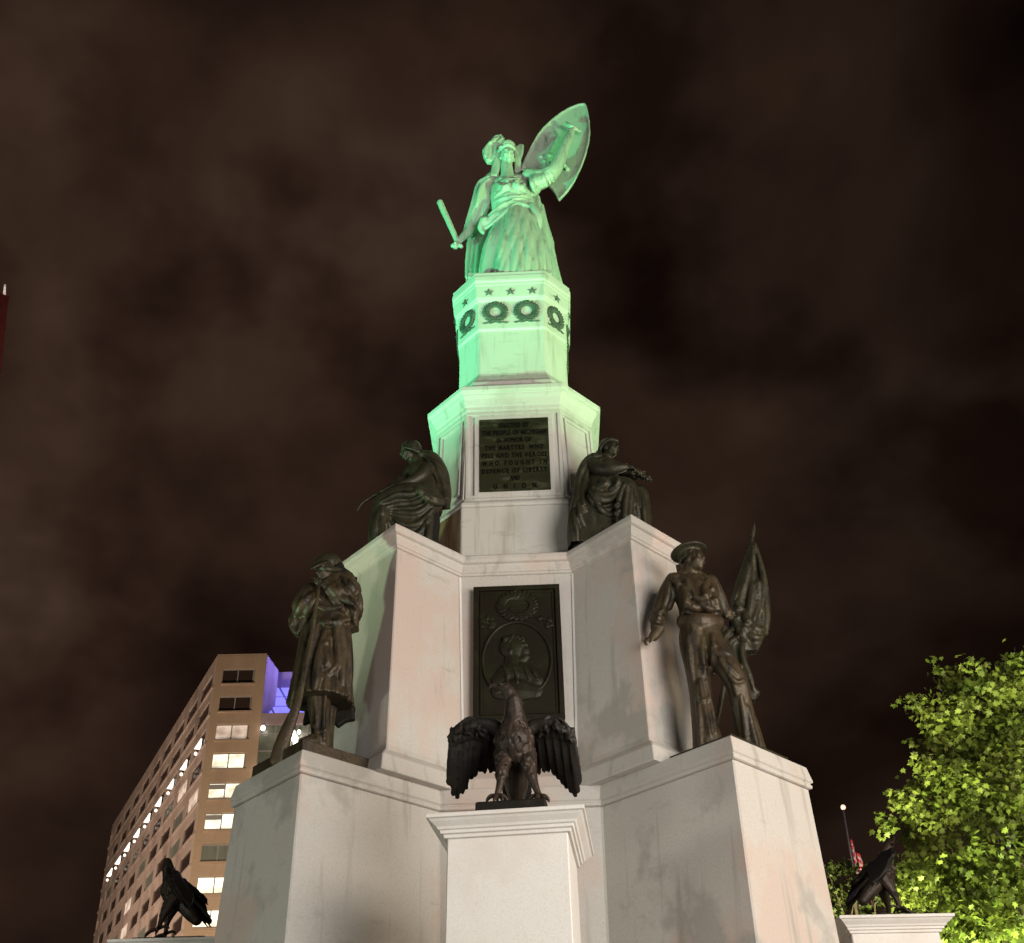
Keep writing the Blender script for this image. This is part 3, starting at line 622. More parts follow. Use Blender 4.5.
    f.tube(b, [(146, 700, -.12, 9), (164, 690, -.12, 10), (186, 702, -.12, 9)], 1, None, 2, 8)
    f.ball(b, 160, 702, -.12, 12)
    fuse(b, 'sword', PATINA, root, .012, 1)
    # shield: a dished pointed oval with a raised rim and a scalloped foot
    outl = [(738, 64), (712, 66), (668, 84), (628, 108), (590, 138), (555, 172), (528, 206), (505, 246), (484, 290), (468, 325), (456, 356), (478, 362), (505, 366), (530, 385), (552, 410), (580, 430), (600, 448), (613, 470), (624, 492), (660, 455), (692, 408), (722, 345), (742, 290), (756, 232), (760, 190), (757, 140), (750, 96), (744, 72)]
    ax0, ax1 = np.array((745., 64.)), np.array((560., 430.)); axd = (ax1 - ax0) / np.linalg.norm(ax1 - ax0)
    def dish(x, y):
        q = np.array((x, y)) - ax0; t = q @ axd; u = q @ np.array((-axd[1], axd[0]))
        return .12 + .00050 * u * 1.0 - .0000105 * u * u * .6 - .0006 * (t - 200) * .3
    b = bmesh.new()
    bm2 = bmesh.new(); NX = 46
    vs = [bm2.verts.new((x, y, 0)) for x, y in outl]; fc = bm2.faces.new(vs)
    bmesh.ops.triangulate(bm2, faces=[fc])
    for _ in range(3): bmesh.ops.subdivide_edges(bm2, edges=[e for e in bm2.edges if e.calc_length() > 24], cuts=1, use_grid_fill=False); bmesh.ops.triangulate(bm2, faces=bm2.faces)
    fr, bk = {}, {}
    for v in bm2.verts:
        p = f.P(v.co.x, v.co.y, dish(v.co.x, v.co.y)); fr[v] = b.verts.new(Vector(p)); bk[v] = b.verts.new(Vector(p) + Vector((0, .06, 0)))
    for fa in bm2.faces: b.faces.new([fr[v] for v in fa.verts]); b.faces.new([bk[v] for v in reversed(fa.verts)])
    for e in bm2.edges:
        if len(e.link_faces) == 1: b.faces.new((fr[e.verts[0]], fr[e.verts[1]], bk[e.verts[1]], bk[e.verts[0]]))
    bm2.free()
    cyc = outl + [outl[0]]
    for (x0, y0), (x1, y1) in zip(cyc, cyc[1:]): f.tube(b, [(x0, y0, dish(x0, y0), 6), (x1, y1, dish(x1, y1), 6)], 1, None, 1, 6)
    f.tube(b, [(655, 150, .0, 9), (680, 165, -.08, 10), (720, 185, .02, 9)], 1, None, 3, 8)
    f.tube(b, [(600, 345, -.02, 9), (640, 335, -.1, 9), (660, 350, .02, 9)], 1, None, 3, 8)
    for x, y in ((545, 300), (580, 292), (560, 320)): f.ball(b, x, y, dish(x, y), 8)
    fuse(b, 'shield', PATINA, root, .016, 1)
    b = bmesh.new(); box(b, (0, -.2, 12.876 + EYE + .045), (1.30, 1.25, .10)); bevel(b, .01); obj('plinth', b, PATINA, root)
make_michigan()

# ---------------- the sailor with a furled flag, right
def arm_slab(sg, th, wd, ln, e, parent, m):
    b = bmesh.new(); T = Matrix.Rotation(sg * PI / 4, 4, 'Z') @ Matrix.Translation((0, -e, 4.124 + EYE + th / 2 - .004))
    box(b, (0, 0, 0), (wd, ln, th), T); bevel(b, .01); return obj('plinth', b, m, parent)
def make_sailor():
    root = statue('sailor_statue', (2.2, -2.2, 4.124 + EYE), 'bronze sailor statue in flat cap with furled flag on the right ledge')
    f = Fig(-2.2, 620, 510, 3.77)
    b = bmesh.new()
    f.head(b, 282, 192, -.07, 98, 40, -4, 3)
    f.tube(b, [(268, 205, -.02, 30), (262, 250, .02, 40)], 1, None, 3, 12)
    f.hand(b, 118, 482, -.06, (-.9, .0, -.25), (0, .6, -.6), 50, .9)
    f.tube(b, [(262, 250, .02, 40), (205, 270, .0, 24), (155, 365, .0, 20), (142, 420, -.01, 18), (148, 445, -.03, 20)], 1, None, 3, 8); f.tube(b, [(262, 250, .02, 40), (335, 280, .05, 24), (385, 375, .14, 20), (408, 398, .12, 18)], 1, None, 3, 8)
    f.tube(b, [(262, 250, .02, 40), (290, 420, .0, 40), (285, 600, -.05, 26), (318, 800, -.06, 26), (330, 930, -.1, 28)], 1, None, 3, 8); f.tube(b, [(290, 420, .0, 40), (400, 590, -.14, 26), (458, 740, -.08, 26), (505, 925, -.05, 28)], 1, None, 3, 8)
    f.tube(b, [(148, 445, -.03, 22), (128, 476, -.05, 20)], 1, None, 3, 10)
    f.hand(b, 408, 400, .12, (.5, .5, .3), (.3, -.6, 0), 46, .9)
    f.tube(b, [(330, 930, -.1, 30), (345, 955, -.25, 26)], 1, None, 2, 8); f.tube(b, [(505, 925, -.05, 30), (530, 955, -.2, 26)], 1, None, 2, 8)
    fuse(b, 'body', BRONZE, root, .013, 1)
    b = bmesh.new()
    for x, y, d_, r_ in ((250, 158, .02, 26), (240, 176, .05, 24), (243, 196, .06, 22), (248, 212, .06, 17), (262, 150, .0, 30), (258, 178, .06, 26), (283, 152, -.06, 20), (268, 160, -.10, 16), (262, 182, -.07, 12)):
        f.ball(b, x, y, d_, r_)
    fuse(b, 'hair', BRONZE, root, .013, 1)
    b = bmesh.new()                                      # flat cap: band and wide top
    Mc = Matrix.Translation(Vector(f.P(262, 166, .0))) @ Matrix.Rotation(R(-7), 4, 'Y') @ Matrix.Rotation(R(-6), 4, 'X')
    k_ = f.s
    rings(b, [[Mc @ Vector((r * k_ * math.cos(a * PI / 16), r * k_ * .9 * math.sin(a * PI / 16), z)) for a in range(32)] for r, z in ((42, -.10), (43, -.04), (46, .0), (70, .008), (73, .02), (70, .036), (46, .052), (10, .056))])
    fuse(b, 'cap', BRONZE_GREEN, root, .012, 1)  # darker bronze than the head, painting in the shade on the cap
    b = bmesh.new()                                      # blouse with its sleeves
    f.loft(b, [(303, 412, -.02, 60, 52, 1), (305, 398, -.03, 76, 66, 1), (302, 370, -.03, 77, 70, 1), (290, 332, -.02, 80, 66, .8), (277, 300, .0, 86, 62, .5), (270, 274, .01, 80, 50, .1), (265, 258, .02, 52, 38, 0), (264, 248, .02, 36, 30, 0)], 18, .06, .3, 96)
    f.tube(b, [(205, 268, .0, 36), (180, 310, .0, 34), (155, 365, .0, 30), (142, 400, -.01, 27), (140, 445, -.03, 25)], 1, None, 5, 12)
    f.tube(b, [(335, 275, .05, 36), (365, 330, .12, 34), (385, 375, .14, 30), (404, 392, .13, 24)], 1, None, 4, 12)
    for x, y in ((150, 385), (146, 405), (140, 422)): f.tube(b, [(x - 24, y - 6, -.05, 7), (x, y, -.16, 8), (x + 22, y + 6, -.08, 6)], 1, None, 3, 8)
    for q in ([(215, 265), (230, 320), (265, 365), (330, 350)], [(250, 262), (270, 320), (310, 335), (345, 300)], [(232, 300), (255, 350), (300, 372), (360, 345)], [(330, 262), (318, 300), (330, 350), (350, 385)], [(345, 280), (350, 320), (362, 350), (376, 388)]):
        f.fold(b, q, 12, .2)
    f.folds(b, [[(200, 262), (240, 300), (250, 350), (235, 392)], [(300, 345), (335, 372), (375, 372)], [(240, 378), (300, 392), (372, 392)], [(185, 280), (178, 330), (160, 380)], [(208, 290), (196, 340), (176, 400)]], 11, .3)
    f.tube(b, [(228, 245, -.06, 10), (290, 270, -.18, 12), (320, 288, -.19, 12)], 1, None, 4, 8); f.tube(b, [(318, 246, -.06, 9), (326, 270, -.16, 10), (322, 290, -.19, 11)], 1, None, 4, 8)
    f.ball(b, 322, 292, -.2, 14, 12, 11); f.tube(b, [(320, 295, -.2, 9), (312, 335, -.2, 9)], 1, None, 2, 8); f.tube(b, [(326, 295, -.2, 9), (340, 330, -.19, 9)], 1, None, 2, 8)
    fuse(b, 'blouse', BRONZE, root, .013, 1)
    b = bmesh.new()                                      # bell-bottomed trousers
    f.tube(b, [(284, 430, -.01, 54), (278, 500, -.02, 54), (295, 610, -.05, 46), (305, 700, -.05, 41), (318, 800, -.07, 45), (330, 870, -.08, 52), (335, 935, -.08, 55)], 1, (0, 1, 0), 5, 14)
    f.tube(b, [(318, 440, -.01, 54), (345, 510, -.05, 50), (400, 590, -.16, 45), (442, 660, -.17, 42), (458, 740, -.10, 39), (482, 840, -.03, 46), (500, 930, -.02, 54)], 1, (0, 1, 0), 5, 14)
    f.tube(b, [(240, 420, -.02, 30), (305, 425, -.1, 42), (365, 425, -.02, 30)], 1, None, 4, 12)
    for q in ([(348, 470), (352, 540), (345, 600)], [(255, 470), (262, 560), (275, 640)], [(300, 640), (318, 740), (340, 850)], [(290, 660), (298, 760), (305, 900)], [(345, 520), (400, 580), (440, 620)], [(375, 560), (425, 640), (440, 700)], [(455, 700), (470, 800), (478, 900)], [(310, 480), (312, 560), (320, 620)], [(480, 740), (500, 830), (520, 900)]):
        f.fold(b, q, 9, .2)
    f.folds(b, [[(350, 500), (385, 530), (420, 545)], [(300, 590), (335, 600), (350, 640)], [(410, 620), (440, 650), (470, 640)], [(285, 700), (310, 720), (350, 700)], [(230, 500), (245, 560), (262, 620)], [(325, 640), (345, 740), (362, 840)]], 7, .2)
    fuse(b, 'trousers', BRONZE, root, .014, 2)
    b = bmesh.new()                                      # flag wound about its staff
    f.tube(b, [(508, 45, .30, 4), (504, 70, .30, 9), (500, 92, .30, 11), (496, 115, .30, 7)], .6, (0, 1, 0), 3, 8)
    f.tube(b, [(498, 110, .30, 9), (440, 420, .28, 11), (365, 800, .26, 11), (342, 930, .26, 11)], 1, None, 3, 8)
    f.slab(b, [(494, 120), (472, 195), (442, 300), (425, 345), (418, 400), (432, 455), (470, 500), (488, 508), (492, 492), (530, 492), (548, 465), (555, 420), (551, 350), (541, 275), (526, 190), (510, 125)], .22, .34, lambda x, y: .05 * math.sin(x * .08))
    for q in ([(500, 130), (515, 220), (520, 340), (500, 430)], [(505, 128), (532, 230), (545, 360), (540, 450)], [(496, 140), (480, 240), (455, 330), (440, 420)], [(500, 150), (500, 260), (490, 370), (465, 470)], [(428, 370), (460, 440), (500, 480), (535, 480)], [(425, 400), (455, 465), (480, 495)], [(440, 350), (480, 420), (520, 455), (550, 440)]):
        f.fold(b, q, 15, .3)
    f.tube(b, [(508, 128, .28, 8), (530, 210, .28, 14), (545, 300, .28, 17), (551, 400, .28, 18), (546, 465, .28, 14)], 1, None, 4, 8); f.tube(b, [(490, 150, .28, 10), (462, 240, .28, 15), (436, 330, .28, 17), (428, 420, .28, 16)], 1, None, 4, 8)
    f.slab(b, [(400, 400), (385, 440), (380, 500), (400, 560), (438, 600), (478, 660), (505, 688), (524, 690), (515, 640), (500, 590), (478, 500)], .16, .28)
    for q in ([(440, 480), (410, 510), (425, 570), (480, 640)], [(475, 500), (490, 580), (505, 640), (516, 685)], [(460, 500), (462, 560), (485, 620), (505, 680)], [(420, 450), (392, 490), (410, 540), (450, 590)]):
        f.fold(b, q, 12)
    f.ball(b, 508, 690, .2, 20, 18, 18)
    fuse(b, 'flag', BRONZE_GREEN, root, .015, 1)
    arm_slab(1, .10, .98, .82, 3.10, root, BRONZE_GREEN)
make_sailor()

# ---------------- the soldier in greatcoat leaning on his musket, left
def make_soldier():
    root = statue('soldier_statue', (-2.2, -2.2, 4.124 + EYE), 'bronze soldier statue in caped greatcoat leaning on a musket on the left ledge')
    f = Fig(-2.2, 250, 530, 3.77)
    b = bmesh.new()
    f.head(b, 286, 158, -.08, 84, -52, -14, -4)
    f.tube(b, [(298, 175, -.02, 30), (312, 210, .02, 42)], 1, None, 3, 12)
    f.hand(b, 262, 196, -.22, (-.3, -.2, .5), (-.4, .6, .2), 46, .9)
    f.hand(b, 252, 255, -.22, (-.5, -.2, .4), (.2, .7, 0), 46, .9)
    f.tube(b, [(312, 210, .02, 40), (365, 225, .0, 26), (330, 235, -.12, 22), (285, 205, -.18, 20)], 1, None, 3, 8); f.tube(b, [(312, 210, .02, 40), (240, 235, -.02, 26), (200, 285, -.06, 22), (225, 275, -.14, 20)], 1, None, 3, 8); f.tube(b, [(312, 210, .02, 40), (300, 400, .0, 36), (300, 590, .0, 40)], 1, None, 3, 8)
    f.tube(b, [(285, 205, -.18, 20), (266, 198, -.21, 17)], 1, None, 2, 10)
    f.tube(b, [(225, 275, -.14, 20), (245, 260, -.2, 17)], 1, None, 2, 10)
    f.tube(b, [(300, 590, .0, 42), (262, 610, -.04, 44), (262, 680, -.06, 40), (265, 740, -.07, 34), (268, 800, -.07, 33), (268, 900, -.06, 34)], 1, (0, 1, 0), 5, 14)   # booted leg
    f.tube(b, [(262, 790, -.08, 30), (228, 800, -.2, 26), (200, 800, -.28, 18)], 1, None, 3, 10)
    f.tube(b, [(295, 640, .14, 36), (285, 760, .14, 30), (280, 910, .14, 30)], 1, None, 3, 12)
    for q in ([(240, 620), (250, 700), (245, 780)], [(285, 620), (278, 700), (280, 790)], [(236, 740), (262, 760), (286, 752)]): f.tube(b, [(x, y, -.17, 7) for x, y in q], 1, None, 3, 8)
    fuse(b, 'body', BRONZE, root, .013, 1)
    b = bmesh.new()                                      # slouched cap
    f.tube(b, [(272, 134, -.06, 34), (298, 124, .0, 42), (320, 138, .05, 36)], .9, None, 4, 12)
    f.tube(b, [(268, 130, -.12, 34), (248, 136, -.2, 26), (238, 142, -.24, 14)], .35, (0, 0, 1), 3, 10)
    f.tube(b, [(258, 140, -.12, 12), (290, 148, -.16, 12), (335, 150, -.04, 12)], 1, None, 4, 8)
    fuse(b, 'cap', BRONZE_GREEN, root, .013, 2)
    b = bmesh.new()
    f.tube(b, [(330, 140, .04, 26), (340, 175, .05, 28), (335, 200, .05, 22)], 1, None, 3, 10)
    for k in range(10): f.ball(b, 322 + random.uniform(-8, 18), 140 + 6 * k, -.02, 11, 12, 12)
    f.tube(b, [(272, 196, -.14, 14), (270, 212, -.15, 9)], 1, None, 2, 8)
    fuse(b, 'hair', BRONZE_BLACK, root, .013, 1)
    b = bmesh.new()                                      # greatcoat
    f.loft(b, [(276, 655, .02, 104, 104, 1.2), (278, 610, .02, 100, 98, 1.1), (285, 530, .02, 92, 86, .9), (292, 450, .01, 84, 74, .6), (300, 370, .0, 74, 64, .3), (305, 320, .0, 74, 60, .1), (312, 270, .0, 78, 60, 0), (318, 225, .0, 70, 50, 0), (318, 200, .02, 44, 40, 0)], 22, .10, .9, 110, .8)
    f.slab(b, [(215, 330), (190, 430), (176, 520), (158, 600), (140, 668), (172, 690), (205, 640), (225, 520), (240, 400)], -.10, .02)
    for q in ([(235, 340), (200, 470), (178, 590), (155, 670)], [(250, 360), (222, 480), (205, 590)], [(340, 330), (352, 430), (348, 520), (350, 620)], [(320, 340), (330, 430), (330, 500), (300, 540)], [(368, 340), (372, 450), (374, 550), (370, 640)], [(285, 380), (262, 470), (250, 560), (245, 600)], [(295, 400), (285, 440), (292, 500), (275, 520)]):
        f.fold(b, q, 14, .3)
    f.tube(b, [(240, 335, -.14, 12), (300, 348, -.24, 13), (372, 335, -.12, 12)], .7, (0, 1, 0), 4, 8)     # belt
    fuse(b, 'greatcoat', BRONZE, root, .014, 1)
    b = bmesh.new(); f.slab(b, [(205, 590), (250, 598), (310, 612), (350, 640), (384, 630), (378, 655), (382, 682), (345, 690), (315, 712), (295, 690), (240, 680), (180, 704)], .20, .28)  # inside of the coat, its shade painted as black bronze
    fuse(b, 'shaded_coat_inside', BRONZE_BLACK, root, .014, 1)
    b = bmesh.new()                                      # shoulder cape with both bent arms beneath
    f.loft(b, [(300, 330, .03, 112, 62, 1), (305, 290, .02, 112, 66, .9), (312, 240, .02, 94, 62, .6), (320, 200, .03, 68, 52, .3), (325, 180, .04, 44, 40, 0)], 16, .12, .2, 90, .8)
    f.tube(b, [(375, 225, .0, 46), (350, 245, -.10, 40), (310, 225, -.18, 30), (284, 206, -.20, 24)], 1, None, 4, 12)
    f.tube(b, [(235, 240, -.02, 44), (196, 290, -.06, 40), (215, 282, -.14, 30), (238, 266, -.18, 22)], 1, None, 4, 12)
    f.slab(b, [(250, 220), (205, 245), (180, 270), (168, 310), (146, 345), (150, 372), (172, 398), (188, 402), (205, 360), (250, 330), (270, 270)], -.06, .06)
    f.slab(b, [(345, 200), (385, 215), (408, 250), (426, 290), (420, 318), (404, 340), (410, 375), (380, 384), (355, 360), (335, 300)], -.08, .06)
    for q in ([(385, 200), (408, 255), (418, 300)], [(365, 215), (388, 280), (395, 350)], [(335, 215), (370, 262), (405, 300)], [(230, 240), (192, 290), (165, 350)], [(245, 260), (215, 310), (190, 380)], [(300, 215), (340, 250), (385, 280)], [(290, 232), (330, 275), (370, 330)], [(262, 290), (300, 300), (340, 290)], [(350, 180), (378, 205), (392, 230)]):
        f.fold(b, q, 14, .3)
    f.tube(b, [(345, 160, .06, 22), (372, 178, .06, 22), (385, 200, .04, 18)], 1, None, 3, 10)
    fuse(b, 'shoulder_cape', BRONZE, root, .014, 1)
    b = bmesh.new()                                      # musket, butt down
    f.tube(b, [(263, 182, -.24, 6), (256, 240, -.25, 8), (232, 400, -.28, 9), (205, 540, -.30, 11), (180, 650, -.32, 15), (150, 730, -.33, 22), (120, 810, -.34, 27), (104, 870, -.34, 28)], .6, (0, 1, 0), 4, 10)
    fuse(b, 'musket', BRONZE, root, .012, 1)
    arm_slab(-1, .19, .98, .84, 3.10, root, BRONZE)
make_soldier()

# ---------------- two seated robed women on the middle tier
def make_seated_left():
    root = statue('seated_statue', (-1.4, -1.4, 7.367 + EYE), 'bronze statue of a seated robed figure holding a long rod, on the upper left corner')
    f = Fig(-1.45, 350, 430, 7.25)
    b = bmesh.new()
    f.head(b, 428, 160, -.04, 150, -68, -18, -4)
    f.tube(b, [(470, 215, .0, 50), (510, 265, .02, 70)], 1, None, 3, 12)
    f.tube(b, [(510, 265, .02, 66), (565, 285, -.10, 46)], 1, None, 2, 8); f.tube(b, [(510, 265, .02, 60), (440, 290, .12, 40)], 1, None, 2, 8)
    f.tube(b, [(565, 285, -.12, 56), (520, 330, -.18, 48), (455, 372, -.20, 42), (390, 395, -.22, 36), (345, 408, -.22, 28)], 1, None, 5, 12)
    f.hand(b, 318, 415, -.22, (-.9, -.1, -.3), (0, .3, -1), 78, .9)
    f.tube(b, [(440, 290, .12, 44), (390, 350, .14, 38), (320, 400, .06, 32), (275, 430, -.02, 28)], 1, None, 4, 12)
    f.hand(b, 250, 440, -.04, (-.9, -.1, -.3), (0, -.3, -1), 76, .9)
    fuse(b, 'body', BRONZE_GREEN, root, .011, 1)
    b = bmesh.new()
    for k in range(7): f.tube(b, [(385, 112 + 8 * k, -.04, 16), (420, 88 + 8 * k, -.05, 18), (475, 100 + 10 * k, -.03, 19), (505, 140 + 6 * k, -.01, 16)], 1, None, 4, 8)
    f.ball(b, 525, 168, .0, 30, 26, 28); f.tube(b, [(380, 125, -.10, 12), (430, 130, -.16, 12), (500, 160, -.12, 12)], 1, None, 3, 8); f.ball(b, 450, 130, .04, 70, 56, 66)
    fuse(b, 'hair', BRONZE_GREEN, root, .012, 1)
    b = bmesh.new()                                      # gown over lap and shins
    f.loft(b, [(560, 600, .0, 105, 105, .6), (560, 500, .0, 100, 100, .6), (545, 400, .0, 95, 90, .5), (525, 310, .01, 100, 86, .2), (510, 255, .02, 78, 62, 0), (500, 225, .02, 46, 44, 0)], 14, .08, .3, 80)
    f.tube(b, [(580, 520, -.14, 105), (450, 480, -.20, 98), (330, 500, -.22, 90), (250, 545, -.22, 80), (225, 640, -.20, 74), (215, 760, -.2, 80), (215, 920, -.2, 84)], 1, None, 5, 16)
    f.tube(b, [(580, 540, .10, 95), (420, 520, .10, 90), (280, 570, .10, 76), (250, 700, .10, 76), (250, 920, .1, 80)], 1, None, 5, 14)
    f.slab(b, [(215, 540), (330, 520), (560, 560), (620, 620), (600, 930), (200, 930), (180, 700)], -.26, .10)
    for q in ([(520, 440), (440, 470), (340, 470), (230, 520)], [(560, 480), (470, 530), (360, 540), (260, 560)], [(590, 530), (490, 600), (380, 600), (280, 590)], [(600, 580), (500, 680), (400, 690), (300, 630)], [(570, 640), (490, 760), (380, 770), (280, 680)], [(230, 560), (200, 640), (180, 720), (172, 800)], [(265, 580), (270, 660), (300, 740), (330, 850)], [(240, 560), (228, 650), (235, 740), (250, 850)], [(480, 420), (540, 470), (620, 500), (690, 520)], [(500, 430), (560, 500), (640, 528), (700, 530)], [(560, 660), (570, 720), (560, 800), (555, 880)]):
        f.fold(b, q, 20, .3)
    fuse(b, 'gown', BRONZE_GREEN, root, .013, 1)
    b = bmesh.new()                                      # mantle over the back
    f.tube(b, [(520, 205, .04, 50), (590, 235, .06, 66), (645, 310, .06, 66), (672, 400, .05, 58), (690, 480, .03, 46), (690, 530, .0, 36)], 1.6, (0, 1, 0), 5, 14)
    for q in ([(540, 195), (620, 245), (680, 335), (715, 440), (722, 530)], [(560, 215), (630, 280), (670, 370), (690, 450), (690, 530)], [(585, 250), (615, 320), (625, 400), (625, 460), (600, 500)], [(560, 240), (600, 290), (650, 400), (660, 480), (640, 530)]):
        f.fold(b, q, 14)
    f.slab(b, [(640, 380), (700, 360), (728, 430), (722, 540), (640, 545), (600, 520)], -.12, .12)
    fuse(b, 'mantle', BRONZE_GREEN, root, .013, 1)
    b = bmesh.new()
    f.tube(b, [(330, 395, -.1, 13), (210, 455, -.12, 13), (110, 515, -.14, 13), (75, 545, -.15, 12), (55, 582, -.15, 7)], 1, None, 4, 8)
    fuse(b, 'rod', BRONZE_GREEN, root, .01, 1)
    b = bmesh.new()
    f.loft(b, [(500, 960, .0, 130, 130, 1), (520, 800, .0, 110, 120, 1), (560, 640, .02, 85, 110, 1), (560, 560, .02, 70, 90, 1)], 9, .12, .3, 40)
    fuse(b, 'rock_seat', BRONZE_BLACK, root, .02, 2)
make_seated_left()
def make_seated_right():
    root = statue('seated_statue', (1.4, -1.4, 7.367 + EYE), 'bronze statue of a seated robed figure holding out a wreath, on the upper right corner')
    f = Fig(-1.45, 560, 425, 7.54)
    b = bmesh.new()
    f.head(b, 388, 185, -.06, 150, 40, 0, 6)
    f.tube(b, [(355, 250, .0, 50), (345, 295, .02, 70)], 1, None, 3, 12)
    f.tube(b, [(345, 295, .02, 66), (245, 300, -.06, 50)], 1, None, 2, 8); f.tube(b, [(345, 295, .02, 60), (430, 320, .10, 44)], 1, None, 2, 8)
    f.tube(b, [(245, 300, -.08, 62), (300, 330, -.18, 54), (385, 335, -.24, 46), (450, 325, -.26, 38), (490, 318, -.26, 30)], 1, None, 5, 12)
    f.hand(b, 525, 325, -.26, (.9, -.1, -.15), (0, .4, -1), 84, .8)
    f.tube(b, [(430, 320, .10, 48), (500, 380, .1, 40), (570, 390, .0, 32)], 1, None, 4, 12)
    f.hand(b, 610, 385, -.06, (.9, -.2, -.1), (0, -.4, -1), 80, .8)
    fuse(b, 'body', BRONZE_GREEN, root, .011, 1)
    b = bmesh.new()
    for k in range(8): f.tube(b, [(430 - 5 * k, 120 + 3 * k, -.10 + .02 * k, 17), (375 - 9 * k, 112 + 6 * k, -.10 + .03 * k, 20), (320 - 2 * k, 150 + 9 * k, -.04 + .02 * k, 20), (300, 195 + 6 * k, .0, 15)], 1, None, 4, 8)
    f.ball(b, 365, 160, .04, 72, 62, 72); f.ball(b, 300, 215, .06, 34, 30, 34)
    fuse(b, 'hair', BRONZE_GREEN, root, .012, 1)
    b = bmesh.new()
    for k in range(34):
        t = k / 33; x = 480 + 200 * t; y = 305 + 95 * t + random.uniform(-26, 26)
        f.ball(b, x, y, -.20 + random.uniform(-.06, .06), random.uniform(14, 26), random.uniform(8, 14), 16, random.uniform(-60, 60))
    f.tube(b, [(480, 320, -.2, 18), (580, 350, -.2, 22), (685, 410, -.2, 12)], 1, None, 3, 8)
    fuse(b, 'wreath', BRONZE_GREEN, root, .011, 1)
    b = bmesh.new()
    f.loft(b, [(310, 640, .0, 130, 110, .6), (310, 520, .0, 125, 105, .6), (320, 420, .0, 118, 92, .5), (335, 340, .0, 108, 84, .2), (342, 285, .02, 80, 60, 0), (348, 262, .02, 48, 44, 0)], 14, .07, .3, 80)
    f.tube(b, [(300, 560, -.14, 108), (400, 500, -.24, 98), (490, 480, -.30, 84), (515, 560, -.28, 78), (510, 700, -.26, 80), (500, 950, -.24, 90)], 1, None, 5, 16)
    f.tube(b, [(340, 560, .12, 100), (480, 530, .10, 90), (595, 520, .06, 68), (622, 600, .06, 58), (635, 720, .06, 58), (640, 950, .06, 66)], 1, None, 5, 14)
    f.slab(b, [(250, 560), (480, 520), (620, 540), (650, 720), (655, 950), (150, 950), (120, 700)], -.22, .12)
    for q in ([(490, 440), (460, 520), (440, 600), (430, 720)], [(510, 450), (500, 540), (490, 640), (480, 780)], [(540, 480), (535, 560), (528, 640), (525, 760)], [(220, 500), (280, 560), (360, 570), (430, 530)], [(210, 540), (280, 620), (370, 640), (440, 590)], [(270, 590), (330, 660), (400, 680), (450, 640)], [(230, 470), (300, 520), (380, 520), (440, 480)], [(600, 510), (620, 580), (632, 660), (640, 760)], [(570, 560), (580, 620), (590, 700), (600, 800)], [(420, 380), (440, 420), (420, 460), (380, 480)], [(360, 390), (350, 440), (300, 470), (250, 470)]):
        f.fold(b, q, 20, .3)
    fuse(b, 'gown', BRONZE_GREEN, root, .013, 1)
    b = bmesh.new()
    f.tube(b, [(330, 262, .06, 44), (245, 290, .06, 64), (190, 370, .05, 66), (165, 480, .03, 60), (150, 580, .0, 64), (140, 700, -.05, 75), (130, 800, -.05, 75), (120, 940, -.02, 60)], 1.5, (0, 1, 0), 5, 14)
    for q in ([(215, 265), (160, 350), (135, 450), (125, 560), (90, 640)], [(230, 300), (190, 400), (170, 500), (165, 600), (130, 720)], [(170, 560), (190, 640), (220, 720), (240, 790), (300, 780)], [(140, 580), (150, 680), (180, 760), (200, 820), (200, 900)], [(220, 420), (215, 500), (230, 570), (270, 620), (340, 640)], [(105, 640), (110, 720), (125, 800), (130, 880), (130, 940)], [(200, 600), (240, 690), (290, 740), (350, 740), (400, 700)], [(85, 650), (80, 740), (95, 830), (100, 900), (100, 950)]):
        f.fold(b, q, 20, .3)
    fuse(b, 'mantle', BRONZE_GREEN, root, .013, 1)
    b = bmesh.new()
    f.loft(b, [(250, 990, .05, 170, 130, 1), (240, 800, .05, 150, 120, 1), (250, 660, .05, 120, 110, 1)], 9, .12, .3, 40)
    fuse(b, 'rock_seat', BRONZE_BLACK, root, .02, 2)
make_seated_right()

# ================================================================== the hotel behind on the left
CONC = mat('brown_concrete', (.37, .26, .175), .85, noise=[((.25, .25, .1), .45, .7, (.30, .205, .14), 4), ((3, 3, 3), .5, .8, (.32, .22, .15), 3)], bump=(6, .2, .03))
CONC_SIDE = mat('grey_brown_concrete', (.33, .24, .195), .85, noise=[((.3, .3, .15), .45, .7, (.19, .13, .10), 4)], bump=(6, .2, .03))
DARKGL = mat('dark_window_glass', (.035, .022, .018), .25)
GREYGL = mat('curtained_window_glass', (.16, .17, .14), .3, noise=[((2, 2, .2), .45, .7, (.11, .11, .09), 3)])
CORE = mat('dark_interior', (.03, .022, .018), .9)
LIT = mat('lit_window', (.8, .75, .6), .5, emit=(1.0, .93, .72), estr=1.0)
LITD = mat('dimly_lit_window', (.5, .4, .33), .5, emit=(1.0, .80, .66), estr=.42)
LAMP_WASH = mat('lamp_and_wash_glow', (.9, .85, .8), .5, emit=(1.0, .88, .76), estr=1.6)  # glow of the bulbs and of the painted light wash above them
BLUE = mat('blue_lit_glass', (.3, .3, .6), .3, emit=(.27, .25, 1.0), estr=.85)
